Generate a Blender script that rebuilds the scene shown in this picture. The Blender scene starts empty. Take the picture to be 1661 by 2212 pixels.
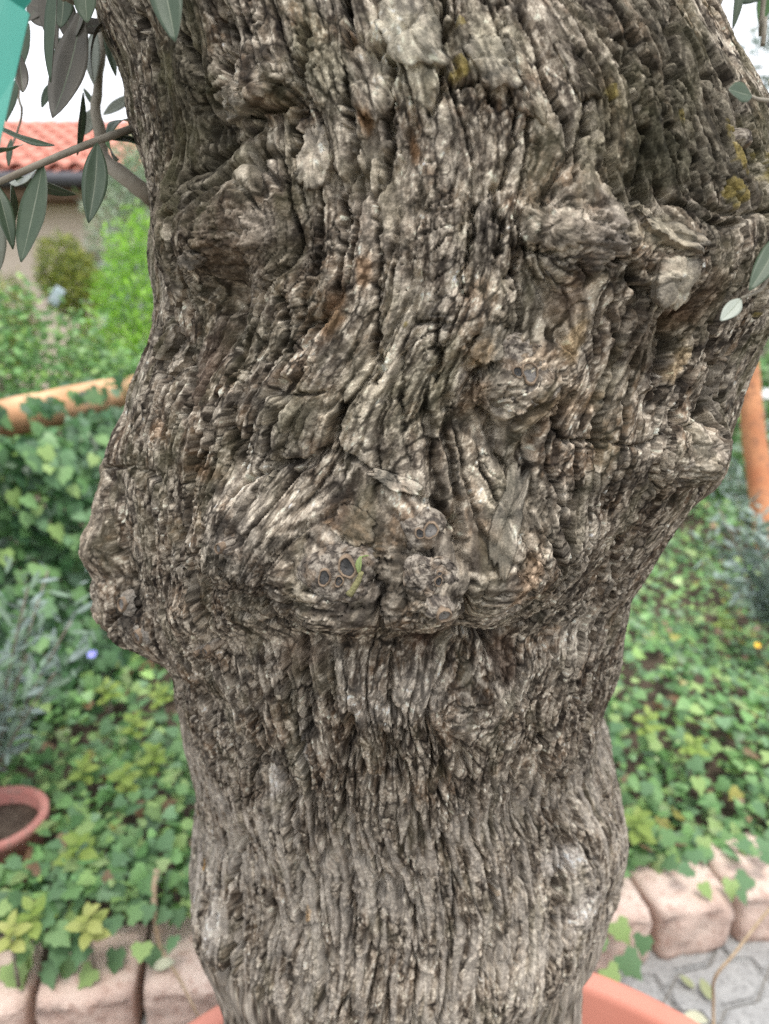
import bpy, bmesh, math, random
import numpy as np
from mathutils import Vector, Matrix

# ------------------------------------------------------------------ camera, sky, sun, exposure
scene = bpy.context.scene
PITCH = math.radians(15.0)
CAM = Vector((0.0, 0.0, 1.35))
FPX = 731.0                                   # focal length in pixels of the 769 x 1024 picture
cam_data = bpy.data.cameras.new("camera")
cam = bpy.data.objects.new("camera", cam_data)
scene.collection.objects.link(cam)
cam.location = CAM
cam.rotation_euler = (math.pi / 2 - PITCH, 0, 0)
cam_data.sensor_fit = 'VERTICAL'
cam_data.sensor_height = 36.0
cam_data.lens = FPX / 1024 * 36.0
cam_data.clip_start = 0.02
cam_data.clip_end = 500
cam_data.dof.use_dof = True
cam_data.dof.focus_distance = 0.43
cam_data.dof.aperture_fstop = cam_data.lens / 1000 / 0.0042     # 4.2 mm opening
scene.camera = cam

SUN_EL, SUN_AZ = math.radians(72), math.radians(165)   # azimuth clockwise from +Y, behind the camera's right shoulder
world = bpy.data.worlds.new("World")
scene.world = world
world.use_nodes = True
wn = world.node_tree
sky = wn.nodes.new("ShaderNodeTexSky")
sky.sky_type = 'NISHITA'
sky.sun_disc = False
sky.sun_elevation = SUN_EL
sky.sun_rotation = SUN_AZ
sky.air_density = 1.0
sky.dust_density = 4.0
sky.ozone_density = 1.0
wn.nodes["Background"].inputs[1].default_value = 0.15
# thin bright cloud over the blue
wtc = wn.nodes.new("ShaderNodeTexCoord"); wno = wn.nodes.new("ShaderNodeTexNoise"); wno.inputs["Scale"].default_value = 2.2; wno.inputs["Detail"].default_value = 6
wn.links.new(wtc.outputs["Generated"], wno.inputs["Vector"])
wmr = wn.nodes.new("ShaderNodeMapRange"); wmr.inputs[1].default_value = 0.30; wmr.inputs[2].default_value = 0.55; wmr.inputs[3].default_value = 0.55; wmr.inputs[4].default_value = 0.97
wn.links.new(wno.outputs[0], wmr.inputs[0])
wmx = wn.nodes.new("ShaderNodeMix"); wmx.data_type = 'RGBA'; wmx.inputs[7].default_value = (4.2, 4.3, 4.5, 1)
wn.links.new(wmr.outputs[0], wmx.inputs[0]); wn.links.new(sky.outputs[0], wmx.inputs[6])
wn.links.new(wmx.outputs[2], wn.nodes["Background"].inputs[0])
sun_data = bpy.data.lights.new("sun", 'SUN')
sun_data.energy = 1.5
sun_data.angle = math.radians(16)
sun_data.color = (1.0, 0.96, 0.9)
sun = bpy.data.objects.new("sun", sun_data)
scene.collection.objects.link(sun)
sd = Vector((math.sin(SUN_AZ) * math.cos(SUN_EL), math.cos(SUN_AZ) * math.cos(SUN_EL), math.sin(SUN_EL)))
sun.rotation_euler = sd.to_track_quat('Z', 'Y').to_euler()
sun.location = sd * 20
vs = scene.view_settings
vs.view_transform = 'Standard'
vs.look = 'None'
vs.exposure = 1.40
vs.gamma = 1.0
vs.use_curve_mapping = False
scene.render.engine = 'CYCLES'
scene.cycles.use_denoising = False
scene.cycles.max_bounces = 6
scene.cycles.transmission_bounces = 4
scene.cycles.transparent_max_bounces = 6

C = scene.collection
rng = np.random.default_rng(7)
random.seed(11)
CP, SP = math.cos(PITCH), math.sin(PITCH)
S = 1661.0 / 769.0                             # measurements were taken on a 1661 x 2212 view

def ray(X, Y):
    u = (X / S - 384.5) / FPX
    v = (512 - Y / S) / FPX
    return Vector((u, CP + v * SP, -SP + v * CP))
def at_depth(X, Y, d):                         # point at distance d along the view axis
    return CAM + ray(X, Y) * d
def at_y(X, Y, y):
    r = ray(X, Y); return CAM + r * (y / r.y)
def at_z(X, Y, z):
    r = ray(X, Y); return CAM + r * ((z - CAM.z) / r.z)

# ------------------------------------------------------------------ small helpers
def tag(o, label=None, cat=None, group=None, kind=None):
    if label: o["label"] = label
    if cat: o["category"] = cat
    if group: o["group"] = group
    if kind: o["kind"] = kind
    return o
def empty(name, loc=(0, 0, 0)):
    o = bpy.data.objects.new(name, None)
    o.empty_display_size = 0.05
    o.location = loc
    C.objects.link(o)
    return o
def link(name, me, mat=None, parent=None, smooth=True):
    o = bpy.data.objects.new(name, me)
    C.objects.link(o)
    if mat is not None and len(me.materials) == 0: me.materials.append(mat)
    if parent is not None:
        o.parent = parent
        if parent.type == 'EMPTY' and parent.parent is None:
            o.matrix_parent_inverse = Matrix.Translation(-Vector(parent.location))
        elif parent.parent is not None and parent.parent.type == 'EMPTY':
            o.matrix_parent_inverse = Matrix.Translation(-(Vector(parent.location)))
    if smooth: me.polygons.foreach_set("use_smooth", np.ones(len(me.polygons), bool))
    return o
def mesh_np(name, verts, faces, cols=None):
    """verts (n,3) array, faces (m,3) or (m,4) int array, cols (n,3) linear colours"""
    me = bpy.data.meshes.new(name)
    verts = np.ascontiguousarray(verts, np.float32); faces = np.ascontiguousarray(faces, np.int32)
    k = faces.shape[1]
    me.vertices.add(len(verts)); me.vertices.foreach_set("co", verts.ravel())
    me.loops.add(faces.size); me.loops.foreach_set("vertex_index", faces.ravel())
    me.polygons.add(len(faces))
    me.polygons.foreach_set("loop_start", np.arange(0, faces.size, k, dtype=np.int32))
    me.polygons.foreach_set("loop_total", np.full(len(faces), k, np.int32))
    if cols is not None:
        ca = me.color_attributes.new("Col", 'FLOAT_COLOR', 'POINT')
        c4 = np.ones((len(verts), 4), np.float32); c4[:, :3] = cols
        ca.data.foreach_set("color", c4.ravel())
    me.update(calc_edges=True)
    return me
def grid_faces(nr, nc, wrap=False):
    i = np.arange(nr - 1)[:, None]; j = np.arange(nc if wrap else nc - 1)[None, :]
    j2 = (j + 1) % nc
    a = i * nc + j; b = i * nc + j2; c = (i + 1) * nc + j2; d = (i + 1) * nc + j
    return np.stack([np.broadcast_to(q, a.shape).ravel() for q in (a, b, c, d)], 1)

# numpy noise
def _h(ix, iy, seed):
    h = (ix.astype(np.uint32) * np.uint32(374761393)) ^ (iy.astype(np.uint32) * np.uint32(668265263)) ^ np.uint32((seed * 2246822519) & 0xffffffff)
    h = (h ^ (h >> np.uint32(13))) * np.uint32(1274126177)
    h = (h ^ (h >> np.uint32(15))) * np.uint32(2246822519)
    return h ^ (h >> np.uint32(16))
def rnd(ix, iy, seed):
    return (_h(ix, iy, seed) & np.uint32(0xffffff)).astype(np.float32) / np.float32(16777216.0)
def perlin(x, y, seed=0):
    x = x.astype(np.float32); y = y.astype(np.float32)
    xi = np.floor(x).astype(np.int64); yi = np.floor(y).astype(np.int64)
    xf = (x - xi).astype(np.float32); yf = (y - yi).astype(np.float32)
    u = xf * xf * xf * (xf * (xf * 6 - 15) + 10); v = yf * yf * yf * (yf * (yf * 6 - 15) + 10)
    def g(dx, dy):
        a = rnd(xi + dx, yi + dy, seed) * np.float32(6.2831853)
        return np.cos(a) * (xf - dx) + np.sin(a) * (yf - dy)
    n0 = g(0, 0); n0 += u * (g(1, 0) - n0)
    n1 = g(0, 1); n1 += u * (g(1, 1) - n1)
    return (n0 + v * (n1 - n0)) * np.float32(1.5)
def fbm(x, y, seed=0, oct=4, gain=0.5):
    r = np.zeros_like(x, dtype=np.float32); a = 1.0; f = 1.0
    for k in range(oct):
        r += a * perlin(x * f, y * f, seed + 17 * k); a *= gain; f *= 2.03
    return r
def voronoi(x, y, seed=0, jit=0.9):
    """F1, F2, cell random (2 of them), offset to the cell point"""
    x = x.astype(np.float32); y = y.astype(np.float32)
    xi = np.floor(x).astype(np.int64); yi = np.floor(y).astype(np.int64)
    f1 = np.full(x.shape, 9, np.float32); f2 = f1.copy()
    ca = np.zeros_like(f1); cb = np.zeros_like(f1); ox = np.zeros_like(f1); oy = np.zeros_like(f1)
    for dx in (-1, 0, 1):
        for dy in (-1, 0, 1):
            cx = xi + dx; cy = yi + dy
            r1 = rnd(cx, cy, seed); r2 = rnd(cx, cy, seed + 91)
            vx = cx + 0.5 + jit * (r1 - 0.5) - x; vy = cy + 0.5 + jit * (r2 - 0.5) - y
            d = np.sqrt(vx * vx + vy * vy).astype(np.float32)
            closer = d < f1
            f2 = np.where(closer, f1, np.minimum(f2, d)); f1 = np.where(closer, d, f1)
            ca = np.where(closer, rnd(cx, cy, seed + 7), ca); cb = np.where(closer, rnd(cx, cy, seed + 23), cb)
            ox = np.where(closer, vx, ox); oy = np.where(closer, vy, oy)
    return f1, f2, ca, cb, ox, oy
def sstep(a, b, x):
    t = np.clip((x - a) / (b - a), 0, 1); return t * t * (3 - 2 * t)

# node material helper
def mat_new(name, rough=0.8, spec=0.3):
    m = bpy.data.materials.new(name); m.use_nodes = True
    nt = m.node_tree; b = nt.nodes["Principled BSDF"]
    b.inputs["Roughness"].default_value = rough
    b.inputs["Specular IOR Level"].default_value = spec
    return m, nt, b
def nd(nt, typ, **kw):
    n = nt.nodes.new(typ)
    for k, v in kw.items():
        if k in n.inputs: n.inputs[k].default_value = v
        else: setattr(n, k, v)
    return n
def mixc(nt, fac, a, b, blend='MIX'):
    n = nt.nodes.new("ShaderNodeMix"); n.data_type = 'RGBA'; n.blend_type = blend
    for sock, val in ((0, fac), (6, a), (7, b)):
        if hasattr(val, "is_output") or hasattr(val, "links"): nt.links.new(val, n.inputs[sock])
        else: n.inputs[sock].default_value = val if sock == 0 else (*val, 1) if len(val) == 3 else val
    return n.outputs[2]
def noise_mat(name, c1, c2, scale=20, rough=0.85, bump=0.3, bscale=None, c3=None, dist=0.002, detail=5, spec=0.3, coords="Object"):
    m, nt, b = mat_new(name, rough, spec)
    tc = nd(nt, "ShaderNodeTexCoord")
    n1 = nd(nt, "ShaderNodeTexNoise", Scale=scale, Detail=detail); nt.links.new(tc.outputs[coords], n1.inputs["Vector"])
    r1 = nd(nt, "ShaderNodeMapRange"); r1.inputs[1].default_value = 0.35; r1.inputs[2].default_value = 0.65
    nt.links.new(n1.outputs[0], r1.inputs[0])
    col = mixc(nt, r1.outputs[0], c1, c2)
    if c3 is not None:
        n3 = nd(nt, "ShaderNodeTexNoise", Scale=scale * 3.7, Detail=3.0); nt.links.new(tc.outputs[coords], n3.inputs["Vector"])
        r3 = nd(nt, "ShaderNodeMapRange"); r3.inputs[1].default_value = 0.52; r3.inputs[2].default_value = 0.68
        nt.links.new(n3.outputs[0], r3.inputs[0])
        col = mixc(nt, r3.outputs[0], col, c3)
    nt.links.new(col, b.inputs["Base Color"])
    if bump:
        n2 = nd(nt, "ShaderNodeTexNoise", Scale=bscale or scale * 4, Detail=5.0); nt.links.new(tc.outputs[coords], n2.inputs["Vector"])
        bp = nd(nt, "ShaderNodeBump", Strength=bump, Distance=dist); nt.links.new(n2.outputs[0], bp.inputs["Height"])
        nt.links.new(bp.outputs[0], b.inputs["Normal"])
    return m

# ------------------------------------------------------------------ the olive trunk
# outlines of the trunk (left / right edge), read on the 1661 x 2212 view
LEFT = [(-120, 160), (0, 212), (50, 225), (100, 248), (150, 266), (200, 272), (250, 276), (300, 292), (350, 305), (400, 317), (450, 322),
        (500, 327), (560, 331), (620, 335), (660, 335), (700, 328), (750, 318), (800, 300), (850, 280), (920, 266), (1000, 268),
        (1100, 290), (1200, 310), (1300, 325), (1400, 345), (1450, 365), (1480, 376), (1550, 395), (1600, 402), (1650, 410), (1700, 420),
        (1750, 430), (1800, 430), (1850, 420), (1900, 412), (1950, 410), (2000, 416), (2030, 430), (2060, 446), (2100, 452), (2150, 470), (2212, 488), (2400, 480)]
RIGHT = [(-120, 1600), (0, 1555), (60, 1558), (100, 1580), (150, 1606), (200, 1640), (260, 1672), (330, 1700), (450, 1720), (560, 1715), (650, 1695), (700, 1675),
         (760, 1645), (800, 1625), (850, 1600), (900, 1585), (950, 1570), (1000, 1545), (1040, 1525), (1080, 1490), (1120, 1460), (1160, 1432), (1200, 1410),
         (1240, 1390), (1280, 1370), (1320, 1362), (1360, 1350), (1400, 1340), (1450, 1330), (1500, 1320), (1550, 1310), (1590, 1304), (1620, 1308),
         (1650, 1323), (1700, 1337), (1750, 1341), (1800, 1346), (1850, 1348), (1900, 1344), (1950, 1325), (2000, 1312), (2050, 1290), (2085, 1262), (2130, 1250), (2212, 1250), (2400, 1265)]
def axis_y(z):
    return 0.600 + 0.075 * sstep(1.10, 0.85, z)
rowsY = np.arange(-120, 2401, 10.0)
lx = np.interp(rowsY, *zip(*LEFT)); rx = np.interp(rowsY, *zip(*RIGHT))
v_ = (512 - rowsY / S) / FPX
dy_ = CP + v_ * SP; dz_ = -SP + v_ * CP
zz = np.full(len(rowsY), 1.1)
for _ in range(6):
    cyv = axis_y(zz); yt = cyv - 0.06
    zz = CAM.z + yt * dz_ / dy_
m1 = ((lx / S - 384.5) / FPX) / dy_; m2 = ((rx / S - 384.5) / FPX) / dy_
KB = 0.9
q1 = np.sqrt(1 + (m1 * KB) ** 2); q2 = np.sqrt(1 + (m2 * KB) ** 2)
aa = (m2 - m1) * axis_y(zz) / (q1 + q2)
cc = m2 * axis_y(zz) - aa * q2
order = np.argsort(zz)
PZ, PA, PC = zz[order], aa[order], cc[order]
ztop_f, zbot_f = PZ[-1], PZ[0]
def prof(z):
    a = np.interp(z, PZ, PA); c = np.interp(z, PZ, PC)
    a = a + 0.10 * np.clip(zbot_f - z, 0, 1) ** 1.0 * 0.6          # root flare below the picture
    return a, c, axis_y(z)

# grid: phi = 0 faces the camera (-Y), dense on the front
dphi_f = 0.0034
ph_front = np.arange(-1.66, 1.6601, dphi_f)
ph_back = np.linspace(1.66, 2 * math.pi - 1.66, 90)[1:-1]
PHI = np.concatenate([ph_front, ph_back])
Z = np.concatenate([np.linspace(0.24, 0.765, 40, endpoint=False), np.arange(0.765, 1.555, 0.00096), np.linspace(1.556, 1.80, 30)])
nR, nC = len(Z), len(PHI)
ph = np.where(PHI > math.pi, PHI - 2 * math.pi, PHI).astype(np.float32)
SREF = 0.19
s2 = np.broadcast_to((ph * SREF)[None, :], (nR, nC)).astype(np.float32)
z2 = np.broadcast_to(Z[:, None], (nR, nC)).astype(np.float32)
a_, c_, y_ = prof(Z)
def base_pos(a, c, y, ph, z):
    return c + a * np.sin(ph), y - KB * a * np.cos(ph), z
# chart: view position -> (s, z) on the base trunk
cph = np.linspace(-1.5, 1.5, 260); cz = np.linspace(0.74, 1.58, 360)
ca_, cc_, cy_ = prof(cz)
gx = cc_[:, None] + ca_[:, None] * np.sin(cph)[None]; gy = cy_[:, None] - KB * ca_[:, None] * np.cos(cph)[None]
gz = np.broadcast_to(cz[:, None], gx.shape)
dep = gy * CP - (gz - CAM.z) * SP
GX = (gx / dep * FPX + 384.5) * S; GY = (512 - (gy * SP + (gz - CAM.z) * CP) / dep * FPX) * S
vis = (gx * 0 + 1).astype(bool)
nx_ = np.sin(cph)[None] / ca_[:, None]; ny_ = -np.cos(cph)[None] / (KB * ca_[:, None])
vis = (nx_ * gx + ny_ * gy) < 0
def chart(X, Y):
    d = (GX - X) ** 2 + (GY - Y) ** 2 + (~vis) * 1e7
    i, j = np.unravel_index(np.argmin(d), d.shape)
    return cph[j] * SREF, cz[i], dep[i, j]
PXM = 1.0 / (S * FPX)                            # one view pixel at 1 m, in metres

# --- big swellings, hollows: X, Y, rx, ry (view px), height mm, exponent, droop
BUMPS = [
    (222, 1105, 65, 100, 34, 1.3, 0.1), (270, 1275, 100, 140, 29, 1.3, 0.2), (325, 1280, 110, 130, 20, 1.2, 0.2), (430, 1335, 80, 75, 15, 1.4, 0.5), (390, 1475, 130, 42, -10, 1, 0), (478, 1240, 22, 110, -8, 1, 0), (345, 1120, 110, 110, 10, 1.0, 0.2),
    (265, 960, 22, 45, 9, 1.3, 0.2), (275, 850, 40, 60, 5, 1.0, 0),
    (545, 1130, 105, 105, 17, 1.3, 0.3), (800, 1215, 345, 130, 24, 1.4, 0.6), (735, 1240, 85, 80, 16, 1.4, 0.5), (925, 1230, 65, 120, 16, 1.3, 0.5),
    (1085, 1180, 80, 170, 17, 1.4, 0.6), (620, 1300, 150, 60, 7, 1.2, 0.2), (480, 1290, 70, 90, 9, 1.2, 0.3),
    (525, 490, 118, 125, 26, 1.5, 0.15), (390, 500, 45, 110, 18, 1.4, 0.1), (430, 610, 50, 90, 10, 1.2, 0), (610, 640, 70, 90, 9, 1.2, 0),
    (530, 600, 40, 60, -14, 1.0, 0), (650, 520, 45, 70, -8, 1.0, 0), (505, 690, 45, 110, -10, 1.1, 0),
    (640, 900, 110, 100, 6, 1.0, 0), (560, 1000, 70, 60, -6, 1, 0),
    (1130, 815, 95, 75, 17, 1.3, 0.3), (1260, 500, 105, 100, 20, 1.4, 0.2), (1230, 650, 70, 70, 6, 1.2, 0), (1170, 900, 70, 60, 10, 1.2, 0.2), (1050, 690, 50, 80, 9, 1.2, 0),
    (1430, 560, 80, 110, 10, 1.2, 0.2), (1470, 700, 50, 70, -16, 1.1, 0), (1400, 780, 60, 90, -8, 1, 0), (1360, 690, 40, 100, 7, 1.2, 0),
    (1490, 970, 80, 75, 20, 1.5, 0.3), (1555, 1030, 40, 60, 8, 1.2, 0.2), (1330, 960, 110, 100, 7, 1.2, 0.1), (1580, 520, 90, 150, 6, 1.0, 0),
    (1590, 360, 80, 90, 3, 1.0, 0), (1420, 420, 60, 60, -9, 1, 0), (1500, 250, 60, 120, -7, 1, 0),
    (815, 120, 20, 30, -12, 1.2, 0), (880, 120, 90, 120, 8, 1.6, 0), (560, 170, 110, 80, 9, 1.3, 0.2), (540, 270, 90, 30, -9, 1, 0), (660, 250, 30, 120, -6, 1, 0),
    (350, 300, 40, 300, -6, 1.0, 0), (470, 330, 40, 110, -9, 1, 0), (500, 120, 30, 80, -9, 1.2, 0),
    (800, 1410, 440, 48, -18, 1, 0), (1010, 1525, 110, 70, 9, 1.3, 0.3), (780, 1500, 60, 90, 6, 1.2, 0.2), (660, 1560, 60, 120, -5, 1, 0),
    (460, 1980, 50, 120, 6, 1.2, 0), (1290, 1850, 70, 120, 7, 1.2, 0), (560, 1750, 60, 220, 5, 1, 0), (900, 1800, 90, 220, 6, 1, 0), (1100, 1750, 60, 250, -5, 1, 0), (760, 1900, 40, 240, -5, 1, 0),
    (950, 1950, 50, 200, 5, 1, 0), (820, 560, 110, 330, 5, 1.2, 0), (1000, 300, 80, 260, 4, 1, 0),
]
mac = np.zeros((nR, nC), np.float32); droop = np.zeros((nR, nC), np.float32)
wob = np.clip(1 + 0.3 * fbm(s2 / 0.05, z2 / 0.05, 301, 3), 0.5, 2)
for (X, Y, bx, by, h, p, dr) in BUMPS:
    cs, czv, d = chart(X, Y)
    kx = bx * PXM * d; kz = by * PXM * d
    kx = kx / max(0.55, math.cos(cs / SREF)) if abs(cs / SREF) < 1.2 else max(kx, 0.03)
    q = (((s2 - cs) / kx) ** 2 + ((z2 - czv) / kz) ** 2) * wob
    e = np.exp(-np.minimum(q, 20) ** min(p, 1.6)) * h * (0.85 if h > 0 else 0.9) / 1000
    mac += e; droop += e * dr
mac += 0.006 * perlin(s2 / 0.07, z2 / 0.09, 5) + 0.003 * perlin(s2 / 0.033, z2 / 0.05, 6)

# --- grain that flows round the burls (potential flow past discs)
OBST = [(520, 500, 130), (1130, 815, 90), (760, 1215, 210), (1000, 1240, 150), (300, 1270, 80), (1265, 500, 110), (1490, 980, 95), (1430, 560, 60), (1010, 1525, 70)]
gpsi = s2.copy(); glam = z2.copy(); burl = np.zeros((nR, nC), np.float32)
for (X, Y, R) in OBST:
    cs, czv, d = chart(X, Y); Rm = R * PXM * d * 0.9
    ds = s2 - cs; dz = z2 - czv; r2 = ds * ds + dz * dz
    rr = np.maximum(r2, (0.75 * Rm) ** 2)
    gpsi -= 0.68 * Rm * Rm * ds / rr; glam += 0.68 * Rm * Rm * dz / rr
    burl = np.maximum(burl, np.exp(-(r2 / (Rm * 0.85) ** 2) ** 2))
lower = sstep(1.04, 0.98, z2)
gpsi = gpsi + 0.003 * fbm(s2 / 0.04, z2 / 0.10, 40, 2) + 0.0006 * fbm(s2 / 0.006, z2 / 0.010, 42, 3)
glam = glam + 0.006 * fbm(s2 / 0.03, z2 / 0.05, 41, 3) + 0.0011 * fbm(s2 / 0.006, z2 / 0.008, 43, 3)
lower = sstep(1.04, 0.98, z2)                    # long fibrous ridges below the burl band
top = sstep(1.15, 1.22, z2)
blend = 1 - 0.85 * burl

# --- bark relief
jw = 0.0012 * fbm(s2 / 0.007, z2 / 0.007, 36, 3); jw2 = 0.0012 * fbm(s2 / 0.007, z2 / 0.007, 37, 3)
def furrow(n, w): return np.exp(-(n / w) ** 2)
cut = lambda x: 1 - sstep(0.5, 1.0, x)
gate1 = sstep(-0.35, 0.2, perlin(s2 / 0.05, z2 / 0.07, 15)); gate2 = sstep(-0.3, 0.25, perlin(s2 / 0.04, z2 / 0.06, 16)); gate3 = sstep(-0.15, 0.3, perlin(s2 / 0.03, z2 / 0.05, 17))
gi_, li_ = gpsi + 0.28 * jw, glam + 0.6 * jw2
r1 = perlin(gi_ / 0.0200, li_ / 0.26, 11) + 0.14 * perlin(gi_ / 0.007, li_ / 0.035, 12)
r2 = perlin(gi_ / 0.0110, li_ / 0.12, 13) + 0.14 * perlin(gi_ / 0.004, li_ / 0.022, 14)
r3 = perlin(gi_ / 0.0066, li_ / 0.055, 18) + 0.12 * perlin(gi_ / 0.003, li_ / 0.015, 19)
D = 0.0120 * cut(np.abs(r1) / 0.068) * (0.45 + 0.55 * gate1)
D = np.maximum(D, 0.0064 * cut(np.abs(r2) / 0.086) * (0.35 + 0.65 * gate2))
D = np.maximum(D, 0.0024 * cut(np.abs(r3) / 0.115) * (0.1 + 0.9 * gate3))
H = 0.0022 * np.minimum(np.abs(r1), 0.4) + 0.0014 * np.minimum(np.abs(r2), 0.35)
# overlapping long plates, each at its own level
f1, f2, pa, pb, ox, oy = voronoi(gi_ / 0.020, li_ / 0.085, 21)
g1, g2, qa, qb, ux, uy = voronoi(gi_ / 0.0095, li_ / 0.040, 22)
kL = lower
H += (pa - 0.5) * 0.0030 + (qa - 0.5) * 0.0015
# cross checks: short level splits over the ridges
x1 = perlin(gpsi / 0.011, glam / 0.0072, 27) + 0.2 * perlin(gpsi / 0.004, glam / 0.004, 29)
gk = sstep(-0.05, 0.25, perlin(s2 / 0.022, z2 / 0.06, 28)) * (1 - 0.75 * lower) * sstep(0.1, 0.45, qb)
D = np.maximum(D, 0.0030 * cut(np.abs(x1) / 0.085) * gk)
# small chips
e1, e2, ra, rb, wx, wy = voronoi(gpsi / 0.0060, glam / 0.0130, 31)
cg = sstep(-0.25, 0.2, perlin(s2 / 0.03, z2 / 0.04, 33))
H += (ra - 0.5) * 0.0009 * (0.3 + 0.7 * cg)
H -= D
H *= blend
h1, h2, ha, hb, _x, _y = voronoi((s2 + jw) / 0.0034, (z2 + jw2) / 0.0042, 35)
H += (ha - 0.5) * 0.0005
# burl skin: lumps and wrinkles
b1, b2, ba, bb, _x, _y = voronoi((s2 + 3 * jw) / 0.014, (z2 + 3 * jw2) / 0.011, 51)
H += burl * ((ba - 0.5) * 0.003 + 0.0030 * fbm(s2 / 0.022, z2 / 0.016, 54, 3) - 0.0032 * cut((b2 - b1) / 0.10) * (0.3 + 0.7 * cg) + (ra - 0.5) * 0.0012 - 0.002 * cut((e2 - e1) / 0.13) * (1 - cg))
# fibres
H += 0.0008 * perlin(gpsi / 0.0019, glam / 0.026, 61) + 0.0007 * perlin(gpsi / 0.0034, glam / 0.045, 62)
H += 0.0004 * fbm(s2 / 0.0035, z2 / 0.0035, 63, 3)

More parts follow.
